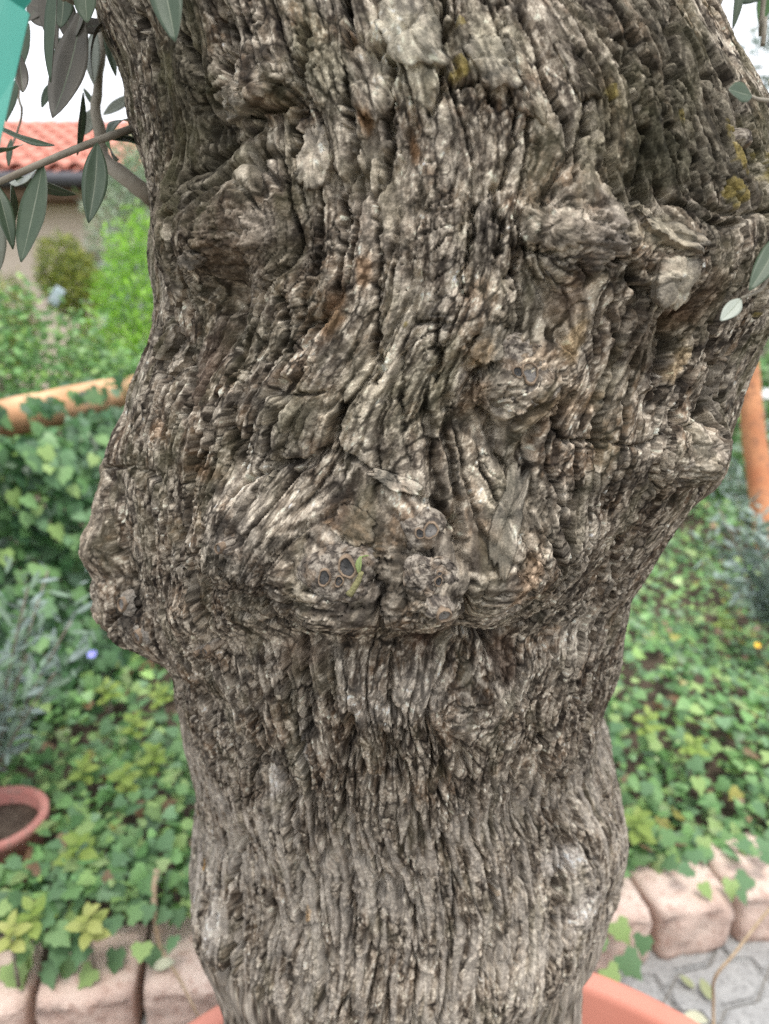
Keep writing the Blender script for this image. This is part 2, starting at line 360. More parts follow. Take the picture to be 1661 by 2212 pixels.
# --- drawn cracks and clefts: list of points, width px, depth mm
CRACKS = [
    ([(838, 60), (845, 150), (842, 250), (838, 330), (822, 430), (808, 480), (818, 560), (822, 640), (815, 720), (818, 830)], 6, 13),
    ([(745, 0), (750, 120), (752, 220), (755, 330), (748, 420), (740, 500)], 6, 12), ([(950, -10), (952, 90), (945, 180), (938, 250)], 6, 12),
    ([(655, 60), (648, 180), (640, 260), (628, 330)], 8, 12), ([(500, 20), (498, 120), (485, 200), (500, 240)], 9, 14), ([(385, 60), (430, 150), (440, 230)], 8, 11),
    ([(560, 240), (520, 300), (455, 330), (410, 380), (390, 440), (365, 520)], 9, 14), ([(600, 330), (520, 360), (430, 420), (400, 470)], 6, 9),
    ([(275, 270), (300, 380), (318, 470), (322, 560)], 7, 10), ([(345, 500), (360, 600), (370, 680), (420, 800), (415, 900)], 8, 12),
    ([(355, 690), (350, 730), (345, 780)], 7, 14), ([(385, 700), (380, 760), (395, 800)], 6, 13),
    ([(690, 440), (685, 540), (680, 620), (660, 700)], 6, 10), ([(630, 640), (625, 720), (640, 760)], 6, 10), ([(530, 640), (515, 690), (525, 750)], 8, 12),
    ([(742, 860), (735, 930), (728, 1000)], 6, 14), ([(905, 700), (950, 690), (945, 780), (938, 830)], 5, 10), ([(870, 760), (868, 850), (880, 930)], 5, 9),
    ([(1020, 730), (1022, 800), (1040, 860), (1060, 930), (1085, 1010)], 7, 12), ([(1085, 720), (1040, 770), (1035, 800)], 7, 12),
    ([(1025, 440), (1010, 520), (1000, 600), (1010, 640)], 6, 10), ([(1110, 460), (1115, 550), (1100, 600)], 6, 9), ([(1340, 430), (1352, 520), (1350, 570), (1372, 640)], 9, 14),
    ([(1190, 530), (1160, 540), (1130, 520)], 5, 8), ([(1290, 580), (1330, 560), (1345, 540)], 7, 11), ([(1250, 620), (1240, 560)], 6, 9),
    ([(1370, 620), (1420, 650), (1480, 660)], 10, 15), ([(1465, 660), (1470, 740), (1440, 800)], 11, 16), ([(1530, 700), (1525, 780)], 8, 12), ([(1330, 660), (1300, 720)], 5, 8),
    ([(1180, 890), (1230, 960), (1290, 950), (1380, 950), (1450, 900)], 5, 6), ([(1440, 900), (1470, 920), (1530, 880)], 6, 10), ([(1540, 780), (1560, 860), (1575, 900)], 8, 12),
    ([(1390, 1000), (1400, 1060), (1340, 1150), (1330, 1250), (1300, 1400), (1290, 1550)], 5, 9), ([(1240, 1050), (1180, 1130), (1190, 1200)], 6, 10),
    ([(520, 1050), (560, 1010), (640, 1000), (700, 985), (740, 975), (790, 1010), (860, 1040), (930, 1060), (1000, 1130)], 6, 11),
    ([(480, 1110), (460, 1170), (470, 1240), (520, 1290)], 7, 11), ([(520, 1290), (580, 1330), (660, 1345), (760, 1340), (840, 1335), (920, 1345), (980, 1340)], 9, 15),
    ([(560, 1240), (600, 1260), (650, 1250), (660, 1200)], 9, 12), ([(815, 1160), (830, 1220), (830, 1260), (880, 1290)], 6, 11), ([(985, 1100), (1000, 1200), (990, 1300)], 8, 13),
    ([(870, 1120), (870, 1160), (880, 1200)], 5, 9), ([(990, 1370), (1070, 1400), (1130, 1360), (1190, 1330)], 11, 16), ([(1060, 1380), (1080, 1420)], 8, 12),
    ([(520, 1420), (540, 1470), (560, 1530)], 7, 10), ([(640, 1400), (660, 1500), (655, 1580), (640, 1640)], 7, 11), ([(700, 1440), (720, 1540), (740, 1600)], 5, 9),
    ([(390, 1500), (420, 1550), (470, 1600), (500, 1680)], 6, 9), ([(490, 1480), (540, 1560), (550, 1640), (535, 1740)], 6, 9),
    ([(850, 1430), (845, 1500), (870, 1560), (860, 1640), (880, 1720)], 5, 9), ([(1165, 1560), (1180, 1650), (1150, 1780)], 6, 10), ([(1250, 1480), (1265, 1600), (1240, 1750)], 6, 9),
    ([(750, 1600), (745, 1700), (735, 1800), (755, 1900), (750, 2030)], 6, 10), ([(640, 1700), (630, 1800), (650, 1900), (640, 2050)], 6, 10), ([(960, 1650), (950, 1750), (965, 1850)], 5, 9),
    ([(1205, 1880), (1200, 2000), (1190, 2100)], 7, 12), ([(520, 1800), (505, 1900), (520, 2000), (500, 2100)], 7, 11), ([(880, 1850), (900, 1960), (890, 2080)], 5, 9), ([(1060, 1900), (1075, 2000), (1055, 2120)], 5, 9),
    ([(760, 90), (800, 110), (850, 100)], 12, 16), ([(650, 210), (560, 240), (480, 240)], 8, 12), ([(860, 90), (940, 30)], 4, 6), ([(980, 190), (1040, 175), (1070, 230)], 6, 10),
    ([(1100, 150), (1110, 300), (1080, 420), (1070, 560)], 6, 9), ([(1240, 100), (1250, 260), (1230, 380)], 7, 11), ([(1330, 60), (1360, 180), (1400, 300), (1390, 420)], 8, 12), ([(1450, 30), (1440, 200), (1480, 330)], 8, 13),
    ([(1510, 330), (1500, 420), (1560, 470), (1640, 460)], 6, 7), ([(1395, 430), (1450, 520), (1500, 540)], 6, 9), ([(1440, 400), (1520, 470), (1560, 500)], 6, 9),
    ([(620, 760), (700, 690)], 5, 8), ([(590, 930), (640, 860), (700, 840)], 5, 8), ([(480, 860), (470, 960), (430, 1000)], 6, 10), ([(270, 1000), (330, 1010), (400, 1100), (420, 1180)], 6, 9),
    ([(250, 1040), (236, 1120), (236, 1200), (226, 1255)], 7, 14), ([(330, 1220), (345, 1290), (330, 1340)], 7, 8), ([(380, 1180), (440, 1220), (450, 1280)], 7, 10),
]
def seg_field(pts, w, jag):
    """falloff of a wobbling line drawn through chart points"""
    P = [chart(x, y) for x, y in pts]
    dm = sum(p[2] for p in P) / len(P); wm = w * PXM * dm
    smin = min(p[0] for p in P) - 6 * wm - 0.01; smax = max(p[0] for p in P) + 6 * wm + 0.01
    zmin = min(p[1] for p in P) - 6 * wm - 0.01; zmax = max(p[1] for p in P) + 6 * wm + 0.01
    ri = np.where((Z > zmin) & (Z < zmax))[0]; ci = np.where((ph * SREF > smin) & (ph * SREF < smax))[0]
    if len(ri) == 0 or len(ci) == 0: return None
    r0, r1, c0, c1 = ri[0], ri[-1] + 1, ci[0], ci[-1] + 1
    sl = (slice(r0, r1), slice(c0, c1))
    ss = s2[sl] + jag[0][sl]; zs = z2[sl] + jag[1][sl]
    best = np.full(ss.shape, 1.0, np.float32)
    for (p, q) in zip(P[:-1], P[1:]):
        ax, az = p[0], p[1]; bx, bz = q[0] - ax, q[1] - az
        L = bx * bx + bz * bz + 1e-12
        t = np.clip(((ss - ax) * bx + (zs - az) * bz) / L, 0, 1)
        best = np.minimum(best, (ss - ax - t * bx) ** 2 + (zs - az - t * bz) ** 2)
    return sl, np.sqrt(best), wm
jag = (0.0026 * fbm(s2 / 0.014, z2 / 0.014, 71, 4, 0.6), 0.0026 * fbm(s2 / 0.014, z2 / 0.014, 72, 4, 0.6))
crk = np.zeros((nR, nC), np.float32)
wn_ = 0.85 * (1 + 0.7 * perlin(s2 / 0.012, z2 / 0.012, 73))
dn_ = np.clip(0.75 + 0.6 * perlin(s2 / 0.02, z2 / 0.02, 74), 0.15, 1.2)
for pts, w, dep_mm in CRACKS:
    r = seg_field(pts, w, jag)
    if r is None: continue
    sl, dist, wm = r
    x = dist / (wm * np.maximum(wn_[sl], 0.25))
    crk[sl] = np.maximum(crk[sl], dep_mm / 1000 * dn_[sl] * np.exp(-(x * x) ** 2.2) + 0.15 * dep_mm / 1000 * np.exp(-(x / 3) ** 2))
H -= crk * 1.05

# --- position: macro swelling first, then relief along its normals
cosp = np.cos(ph)[None]; sinp = np.sin(ph)[None]
nrx = np.broadcast_to(sinp, (nR, nC)); nry = np.broadcast_to(-cosp * 1.0, (nR, nC))
X3 = c_[:, None] + a_[:, None] * sinp + mac * nrx
Y3 = y_[:, None] - KB * a_[:, None] * cosp + mac * nry
Z3 = z2 - droop
Pm = np.stack([X3, Y3, Z3], -1)
K = 18
du = np.roll(Pm, -K, 1) - np.roll(Pm, K, 1); dv = np.empty_like(Pm)
dv[K:-K] = Pm[2 * K:] - Pm[:-2 * K]; dv[:K] = dv[K]; dv[-K:] = dv[-K - 1]
RAD = np.stack([nrx, nry, np.zeros_like(nrx)], -1)
N = np.cross(du, dv); N /= np.linalg.norm(N, axis=-1, keepdims=True) + 1e-9; N = N + 0.8 * RAD; N /= np.linalg.norm(N, axis=-1, keepdims=True) + 1e-9
H = H * (1 - 0.5 * sstep(0.75, 1.3, np.abs(ph))[None])
H = np.clip(H, -0.030, 0.02)
P3 = Pm + N * H[..., None]
TRUNK_P, TRUNK_N = Pm, N
PHF = ph

# --- bark colour (weathering, lichen crust, algae, torn wood: each has its own outline)
def mixv(c, col, w): return c + (np.array(col, np.float32) - c) * w[..., None]
tone = sstep(-0.5, 0.6, fbm(s2 / 0.05, z2 / 0.08, 81, 4))
st1 = perlin(gpsi / 0.0021, glam / 0.020, 87) + 0.5 * perlin(gpsi / 0.0012, glam / 0.010, 88)
st2 = perlin(gpsi / 0.0050, glam / 0.040, 89)
sp = fbm((gpsi + jw) / 0.0048, (glam + jw2) / 0.0090, 82, 4, 0.65)
sp2 = fbm(s2 / 0.0026, z2 / 0.0032, 83, 3, 0.7)
col = np.empty((nR, nC, 3), np.float32)
col[:] = (0.165, 0.135, 0.105)
col = mixv(col, (0.275, 0.255, 0.222), tone * 0.85)
col = mixv(col, (0.36, 0.345, 0.315), sstep(0.45, 0.9, pa) * 0.55 * blend)
col = mixv(col, (0.115, 0.085, 0.062), sstep(0.55, 0.95, pb) * 0.5)
col = mixv(col, (0.38, 0.36, 0.325), sstep(0.55, 0.95, qa) * 0.4)
brown = fbm(s2 / 0.022, z2 / 0.035, 85, 4)
col = mixv(col, (0.21, 0.135, 0.080), sstep(0.12, 0.6, brown) * 0.55 * (1 - 0.5 * lower))
crust = sstep(-0.05, 0.25, sp + 0.3 * fbm(s2 / 0.03, z2 / 0.03, 84, 2))
col = mixv(col, (0.50, 0.475, 0.425), crust * 0.5 * (0.5 + 0.7 * ha))
col = mixv(col, (0.050, 0.042, 0.036), sstep(0.10, 0.40, -sp + 0.3 * sp2 - 0.1) * 0.55)
col = mixv(col, (0.60, 0.575, 0.52), sstep(0.12, 0.42, sp2) * 0.6 * (0.35 + 0.65 * crust))
col = mixv(col, (0.050, 0.040, 0.034), sstep(0.2, 0.6, -st1) * 0.65)
col = mixv(col, (0.52, 0.50, 0.455), sstep(0.3, 0.8, st1 + 0.3 * st2) * 0.4)
# crackle: shade of fine unmodelled cracks put into the colour as dark hairlines
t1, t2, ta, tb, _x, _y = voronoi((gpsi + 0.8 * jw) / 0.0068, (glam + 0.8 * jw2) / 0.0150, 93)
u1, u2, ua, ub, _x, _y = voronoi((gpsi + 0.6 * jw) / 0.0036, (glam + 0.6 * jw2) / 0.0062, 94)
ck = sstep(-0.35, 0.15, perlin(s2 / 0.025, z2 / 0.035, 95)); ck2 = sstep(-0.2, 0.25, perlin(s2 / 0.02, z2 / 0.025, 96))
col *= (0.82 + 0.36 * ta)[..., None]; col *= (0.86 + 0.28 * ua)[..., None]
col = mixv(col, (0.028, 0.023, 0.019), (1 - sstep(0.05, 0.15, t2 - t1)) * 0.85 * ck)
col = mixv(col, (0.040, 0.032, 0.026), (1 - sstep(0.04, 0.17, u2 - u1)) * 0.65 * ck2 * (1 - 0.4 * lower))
blk = fbm(s2 / 0.018, z2 / 0.016, 86, 4)
col = mixv(col, (0.050, 0.045, 0.042), sstep(0.40, 0.62, blk) * 0.5)
def spotw(X, Y, rx_, ry_, seed, sharp=0.35):
    cs, czv, d = chart(X, Y)
    k = PXM * d
    q = ((s2 - cs) / (rx_ * k)) ** 2 + ((z2 - czv) / (ry_ * k)) ** 2
    m = q < 6
    w = np.zeros((nR, nC), np.float32)
    qq = q[m]; nn = fbm(s2[m] / 0.006, z2[m] / 0.006, seed, 3)
    w[m] = sstep(0.5 - sharp, 0.5 + sharp, np.exp(-qq) + 0.28 * nn)
    return w
SPOTS = [  # X, Y, rx, ry, colour, strength
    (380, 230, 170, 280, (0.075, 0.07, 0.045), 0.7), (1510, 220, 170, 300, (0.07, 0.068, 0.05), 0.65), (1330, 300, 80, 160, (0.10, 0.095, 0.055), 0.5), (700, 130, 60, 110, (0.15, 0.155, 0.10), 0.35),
    (880, 120, 75, 120, (0.45, 0.44, 0.37), 0.6), (1060, 110, 70, 90, (0.40, 0.39, 0.32), 0.4), (820, 400, 90, 150, (0.42, 0.39, 0.35), 0.65), (680, 330, 40, 80, (0.40, 0.37, 0.32), 0.6),
    (890, 320, 12, 30, (0.20, 0.11, 0.05), 0.8), (790, 260, 14, 26, (0.22, 0.12, 0.05), 0.7), (730, 680, 22, 60, (0.26, 0.16, 0.09), 0.75), (785, 590, 20, 40, (0.25, 0.15, 0.08), 0.6),
    (1240, 725, 22, 46, (0.38, 0.28, 0.16), 0.6), (1230, 650, 40, 70, (0.22, 0.15, 0.10), 0.4), (1280, 860, 22, 26, (0.24, 0.15, 0.08), 0.6), (1190, 860, 60, 50, (0.26, 0.18, 0.11), 0.45), (1150, 760, 50, 30, (0.27, 0.19, 0.12), 0.45), (1400, 750, 60, 70, (0.14, 0.10, 0.075), 0.45), (1025, 860, 24, 50, (0.30, 0.20, 0.12), 0.5), (1035, 760, 20, 40, (0.36, 0.25, 0.14), 0.6),
    (1110, 1180, 22, 90, (0.30, 0.19, 0.11), 0.45), (1125, 1250, 22, 34, (0.36, 0.25, 0.15), 0.45), (1470, 780, 14, 50, (0.42, 0.33, 0.21), 0.6), (1490, 690, 28, 36, (0.17, 0.10, 0.06), 0.6), (1520, 640, 40, 60, (0.12, 0.08, 0.05), 0.5),
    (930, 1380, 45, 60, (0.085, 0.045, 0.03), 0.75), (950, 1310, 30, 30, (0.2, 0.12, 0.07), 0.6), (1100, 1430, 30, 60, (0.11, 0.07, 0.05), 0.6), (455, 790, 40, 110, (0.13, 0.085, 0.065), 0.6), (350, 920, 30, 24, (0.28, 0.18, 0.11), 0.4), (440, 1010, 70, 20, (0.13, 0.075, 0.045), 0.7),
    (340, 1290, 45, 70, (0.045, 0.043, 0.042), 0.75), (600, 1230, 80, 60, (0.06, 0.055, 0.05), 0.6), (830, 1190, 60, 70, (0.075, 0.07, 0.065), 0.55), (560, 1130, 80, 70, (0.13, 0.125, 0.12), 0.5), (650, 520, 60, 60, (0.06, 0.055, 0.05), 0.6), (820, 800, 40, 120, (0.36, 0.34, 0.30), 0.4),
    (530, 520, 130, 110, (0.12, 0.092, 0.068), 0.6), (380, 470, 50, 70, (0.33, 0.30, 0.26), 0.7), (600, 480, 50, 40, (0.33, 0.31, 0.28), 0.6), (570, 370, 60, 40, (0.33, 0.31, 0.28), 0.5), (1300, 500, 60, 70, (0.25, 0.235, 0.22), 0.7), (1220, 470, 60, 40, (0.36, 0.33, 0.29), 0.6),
    (1430, 600, 45, 60, (0.40, 0.38, 0.32), 0.7), (1430, 500, 60, 40, (0.35, 0.33, 0.26), 0.6), (1490, 960, 60, 60, (0.38, 0.36, 0.33), 0.6), (1540, 1060, 60, 60, (0.30, 0.27, 0.23), 0.6), (220, 1110, 50, 110, (0.31, 0.275, 0.23), 0.6), (290, 1170, 60, 90, (0.33, 0.295, 0.25), 0.55),
    (270, 1330, 60, 70, (0.27, 0.23, 0.19), 0.5), (450, 1350, 50, 40, (0.30, 0.27, 0.23), 0.6), (1050, 950, 60, 200, (0.40, 0.38, 0.33), 0.45), (780, 860, 60, 140, (0.36, 0.34, 0.28), 0.4), (1080, 1280, 40, 60, (0.38, 0.37, 0.35), 0.5),
    (790, 1520, 60, 60, (0.42, 0.41, 0.39), 0.5), (900, 1500, 60, 60, (0.42, 0.40, 0.37), 0.5), (1110, 1500, 60, 50, (0.42, 0.40, 0.36), 0.6), (650, 1640, 14, 60, (0.50, 0.50, 0.50), 0.6), (600, 1690, 20, 60, (0.45, 0.45, 0.45), 0.6),
    (1220, 1860, 50, 40, (0.55, 0.55, 0.56), 0.6), (1260, 1960, 50, 60, (0.48, 0.47, 0.47), 0.5), (470, 2000, 20, 80, (0.45, 0.45, 0.45), 0.5), (425, 1900, 16, 90, (0.45, 0.43, 0.43), 0.6), (640, 1430, 60, 50, (0.19, 0.145, 0.11), 0.6),
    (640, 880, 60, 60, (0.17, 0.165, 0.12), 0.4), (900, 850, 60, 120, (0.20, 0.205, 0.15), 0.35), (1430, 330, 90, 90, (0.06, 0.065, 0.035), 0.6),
]
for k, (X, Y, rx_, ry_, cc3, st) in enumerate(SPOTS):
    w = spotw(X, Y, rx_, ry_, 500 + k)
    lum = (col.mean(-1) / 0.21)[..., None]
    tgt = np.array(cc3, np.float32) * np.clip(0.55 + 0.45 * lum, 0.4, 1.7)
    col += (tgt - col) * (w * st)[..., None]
# yellow and orange lichen
LICH = [(990, 152, 16, 22), (975, 175, 8, 10), (1000, 45, 8, 8), (1585, 315, 14, 50), (1640, 345, 36, 12), (1650, 385, 26, 16), (1575, 420, 26, 30), (1650, 460, 10, 12), (1315, 200, 14, 14), (1480, 250, 10, 14), (455, 1865, 7, 13), (668, 1965, 6, 20), (1075, 1930, 7, 10), (430, 1750, 5, 20), (1640, 680, 10, 8), (880, 700, 4, 6)]
for k, (X, Y, rx_, ry_) in enumerate(LICH):
    w = spotw(X, Y, rx_ * 1.15, ry_ * 1.15, 700 + k, 0.12) * (0.45 + 0.55 * (ha > 0.3))
    cell = ha
    tgt = np.where((cell > 0.35)[..., None], np.array((0.30, 0.25, 0.07), np.float32), np.array((0.26, 0.245, 0.13), np.float32))
    if Y > 1500: tgt = np.array((0.55, 0.30, 0.04), np.float32) * np.ones_like(col)
    col += (tgt - col) * (w * 0.6)[..., None]
    P3 += N * (w * 0.0012 * ha)[..., None]
# green algae film on the upper flanks
alg = sstep(0.0, 0.6, fbm(s2 / 0.03, z2 / 0.04, 90, 3)) * sstep(1.12, 1.35, z2) * (0.35 + 0.65 * sstep(0.35, 0.9, np.abs(s2) / SREF))
col = mixv(col, (0.115, 0.12, 0.06), alg * 0.4)
alg2 = sstep(0.15, 0.7, fbm(s2 / 0.02, z2 / 0.05, 92, 3))
col = mixv(col, (0.17, 0.17, 0.11), alg2 * 0.25)
col = mixv(col, (0.44, 0.43, 0.41), sstep(-0.1, 0.5, st2 + 0.4 * tone) * 0.5 * lower)
lm = col.mean(-1, keepdims=True); col = np.clip(col * (lm / 0.25) ** 0.45 * 0.86 * np.array((1.075, 0.99, 0.895), np.float32), 0.010, 0.62)

# bark material
bark, nt, bs = mat_new("bark", 0.92, 0.15)
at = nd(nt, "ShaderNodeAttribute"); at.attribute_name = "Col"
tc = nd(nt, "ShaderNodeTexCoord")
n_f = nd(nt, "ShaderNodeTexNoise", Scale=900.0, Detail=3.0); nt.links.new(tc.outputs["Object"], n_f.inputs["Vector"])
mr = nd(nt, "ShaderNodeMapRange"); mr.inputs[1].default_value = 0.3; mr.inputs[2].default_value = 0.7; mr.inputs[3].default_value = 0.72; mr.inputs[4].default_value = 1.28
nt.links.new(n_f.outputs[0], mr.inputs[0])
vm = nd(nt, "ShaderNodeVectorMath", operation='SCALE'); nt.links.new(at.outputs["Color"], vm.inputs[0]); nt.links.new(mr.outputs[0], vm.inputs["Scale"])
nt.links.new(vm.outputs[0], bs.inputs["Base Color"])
n_b = nd(nt, "ShaderNodeTexNoise", Scale=650.0, Detail=4.0); nt.links.new(tc.outputs["Object"], n_b.inputs["Vector"])
bp = nd(nt, "ShaderNodeBump", Strength=0.7, Distance=0.0012); nt.links.new(n_b.outputs[0], bp.inputs["Height"]); nt.links.new(bp.outputs[0], bs.inputs["Normal"])

tree = empty("olive_tree", (0.02, 0.66, 0.24))
tag(tree, "gnarled old olive tree with a burled grey trunk growing out of the big terracotta pot", "tree")
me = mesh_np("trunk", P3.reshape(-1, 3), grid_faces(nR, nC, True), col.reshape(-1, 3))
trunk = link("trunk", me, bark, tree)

# ------------------------------------------------------------------ generic builders
def tube(points, radii, seg=8, closed_ends=True, jitter=0.0, seed=0):
    pts = [Vector(p) for p in points]; n = len(pts); V = []; rr = random.Random(seed)
    up = Vector((0.13, 0.21, 0.97)); prev = None
    for i, p in enumerate(pts):
        d = (pts[min(i + 1, n - 1)] - pts[max(i - 1, 0)]).normalized()
        if prev is None:
            a = d.cross(up)
            if a.length < 0.1: a = d.cross(Vector((1, 0, 0)))
            a.normalize()
        else:
            a = (prev - d * prev.dot(d)).normalized()
        prev = a; b = d.cross(a)
        for k in range(seg):
            t = 2 * math.pi * k / seg; r = radii[i] * (1 + jitter * (rr.random() - 0.5))
            V.append(p + a * (math.cos(t) * r) + b * (math.sin(t) * r))
    F = [(i * seg + k, i * seg + (k + 1) % seg, (i + 1) * seg + (k + 1) % seg, (i + 1) * seg + k) for i in range(n - 1) for k in range(seg)]
    V = [tuple(v) for v in V]
    if closed_ends:
        F.append(tuple(range(seg))[::-1]); F.append(tuple((n - 1) * seg + k for k in range(seg)))
    me = bpy.data.meshes.new("tube"); me.from_pydata(V, [], F); me.update()
    return me
def smooth_path(ctrl, n=24):
    P = [Vector(c) for c in ctrl]; P = [2 * P[0] - P[1]] + P + [2 * P[-1] - P[-2]]; out = []
    m = len(P) - 3
    for i in range(n + 1):
        t = i / n * m; k = min(int(t), m - 1); t -= k
        a, b, c, d = P[k:k + 4]
        out.append(0.5 * ((2 * b) + (c - a) * t + (2 * a - 5 * b + 4 * c - d) * t * t + (3 * b - a - 3 * c + d) * t ** 3))
    return out
def lathe(profile, seg=64, loc=(0, 0, 0), sx=1.0, sy=1.0):
    V = [(loc[0] + r * math.cos(2 * math.pi * k / seg) * sx, loc[1] + r * math.sin(2 * math.pi * k / seg) * sy, loc[2] + z) for r, z in profile for k in range(seg)]
    n = len(profile)
    F = [(i * seg + k, i * seg + (k + 1) % seg, (i + 1) * seg + (k + 1) % seg, (i + 1) * seg + k) for i in range(n - 1) for k in range(seg)]
    me = bpy.data.meshes.new("lathe"); me.from_pydata(V, [], F); me.update()
    return me
def box(bm, c, size, rz=0.0, bev=0.0):
    r = bmesh.ops.create_cube(bm, size=1.0)
    bmesh.ops.scale(bm, vec=size, verts=r["verts"])
    if bev: 
        ed = list({e for v in r["verts"] for e in v.link_edges})
        bmesh.ops.bevel(bm, geom=ed, offset=bev, segments=2, affect='EDGES', profile=0.6)
        vs_ = [v for v in bm.verts if v.tag is False]
    else: vs_ = r["verts"]
    vs_ = [v for v in bm.verts if not v.tag]
    bmesh.ops.rotate(bm, cent=(0, 0, 0), matrix=Matrix.Rotation(rz, 3, 'Z'), verts=vs_)
    bmesh.ops.translate(bm, vec=c, verts=vs_)
    for v in vs_: v.tag = True
def bm_mesh(name, bm):
    me = bpy.data.meshes.new(name); bm.normal_update(); bm.to_mesh(me); bm.free(); return me
def col_mat(name, rough=0.6, spec=0.3, transl=0.0, var=0.25, scale=60.0):
    """material that takes the mesh colour with a little mottling; transl adds thin-leaf translucency"""
    m, nt, b = mat_new(name, rough, spec)
    at = nd(nt, "ShaderNodeAttribute"); at.attribute_name = "Col"
    tc = nd(nt, "ShaderNodeTexCoord"); n = nd(nt, "ShaderNodeTexNoise", Scale=scale, Detail=3.0); nt.links.new(tc.outputs["Object"], n.inputs["Vector"])
    mr = nd(nt, "ShaderNodeMapRange"); mr.inputs[1].default_value = 0.3; mr.inputs[2].default_value = 0.7; mr.inputs[3].default_value = 1 - var; mr.inputs[4].default_value = 1 + var
    nt.links.new(n.outputs[0], mr.inputs[0])
    vm = nd(nt, "ShaderNodeVectorMath", operation='SCALE'); nt.links.new(at.outputs["Color"], vm.inputs[0]); nt.links.new(mr.outputs[0], vm.inputs["Scale"])
    nt.links.new(vm.outputs[0], b.inputs["Base Color"])
    if transl:
        t = nd(nt, "ShaderNodeBsdfTranslucent"); nt.links.new(vm.outputs[0], t.inputs["Color"])
        mx = nd(nt, "ShaderNodeMixShader"); mx.inputs[0].default_value = transl
        nt.links.new(b.outputs[0], mx.inputs[1]); nt.links.new(t.outputs[0], mx.inputs[2])
        nt.links.new(mx.outputs[0], nt.nodes["Material Output"].inputs["Surface"])
    return m
def leaf_mat(name, c1, c2, rough=0.55, transl=0.25, spec=0.35, vein=None):
    m, nt, b = mat_new(name, rough, spec)
    tc = nd(nt, "ShaderNodeTexCoord"); n = nd(nt, "ShaderNodeTexNoise", Scale=120.0, Detail=4.0); nt.links.new(tc.outputs["Object"], n.inputs["Vector"])
    oi = nd(nt, "ShaderNodeObjectInfo")
    ad = nd(nt, "ShaderNodeMath", operation='ADD'); nt.links.new(n.outputs[0], ad.inputs[0])
    sb = nd(nt, "ShaderNodeMath", operation='MULTIPLY_ADD'); sb.inputs[1].default_value = 0.9; sb.inputs[2].default_value = -0.45
    nt.links.new(oi.outputs["Random"], sb.inputs[0]); nt.links.new(sb.outputs[0], ad.inputs[1])
    c = mixc(nt, ad.outputs[0], c1, c2)
    nt.links.new(c, b.inputs["Base Color"])
    t = nd(nt, "ShaderNodeBsdfTranslucent"); nt.links.new(c, t.inputs["Color"])
    mx = nd(nt, "ShaderNodeMixShader"); mx.inputs[0].default_value = transl
    nt.links.new(b.outputs[0], mx.inputs[1]); nt.links.new(t.outputs[0], mx.inputs[2])
    nt.links.new(mx.outputs[0], nt.nodes["Material Output"].inputs["Surface"])
    return m

# leaf clouds: many small leaves in one mesh, coloured leaf by leaf
IVY2D = np.array([(0, 0.04), (0.30, -0.10), (0.52, 0.16), (0.38, 0.36), (0.40, 0.56), (0.20, 0.68), (0, 1.0), (-0.20, 0.68), (-0.40, 0.56), (-0.38, 0.36), (-0.52, 0.16), (-0.30, -0.10)], float)
OVAL2D = np.array([(0, 0), (0.20, 0.15), (0.30, 0.42), (0.22, 0.72), (0, 1.0), (-0.22, 0.72), (-0.30, 0.42), (-0.20, 0.15)], float)
LANCE2D = np.array([(0, 0), (0.09, 0.2), (0.13, 0.5), (0.08, 0.8), (0, 1.0), (-0.08, 0.8), (-0.13, 0.5), (-0.09, 0.2)], float)
def leaf_cloud(name, pos, nrm, size, shape, cols, rg, tipdir=None, cup=0.12):
    """pos (n,3) leaf bases, nrm (n,3) leaf normals, tipdir (n,3) wanted tip direction"""
    n = len(pos); m = len(shape)
    nrm = nrm / (np.linalg.norm(nrm, axis=1, keepdims=True) + 1e-9)
    t = rg.normal(size=(n, 3)) if tipdir is None else tipdir + 0.45 * rg.normal(size=(n, 3))
    t = t - nrm * (t * nrm).sum(1, keepdims=True); t /= np.linalg.norm(t, axis=1, keepdims=True) + 1e-9
    b = np.cross(nrm, t)
    ctr = shape.mean(0)
    ring = pos[:, None] + size[:, None, None] * (shape[None, :, 0:1] * b[:, None] + shape[None, :, 1:2] * t[:, None] - cup * (np.abs(shape[None, :, 0:1]) ** 1.0 + 0.35 * shape[None, :, 1:2] ** 2) * nrm[:, None])
    mid = pos + size[:, None] * (ctr[0] * b + ctr[1] * t)
    V = np.concatenate([ring, mid[:, None]], 1).reshape(-1, 3)
    base = (np.arange(n) * (m + 1))[:, None]
    k = np.arange(m)[None]
    F = np.stack([np.broadcast_to(base + m, (n, m)), base + k, base + (k + 1) % m], -1).reshape(-1, 3)
    return mesh_np(name, V, F, np.repeat(cols, m + 1, 0))
def palette(n, cols, rg, jit=0.2):
    c = np.array(cols)[rg.integers(0, len(cols), n)]
    return np.clip(c * (1 + jit * rg.normal(size=(n, 1))), 0.005, 0.9)
FOL = col_mat("foliage", 0.42, 0.5, 0.38, 0.15)
WOOD = noise_mat("twig_bark", (0.20, 0.17, 0.13), (0.30, 0.27, 0.22), 60, 0.85, 0.4)

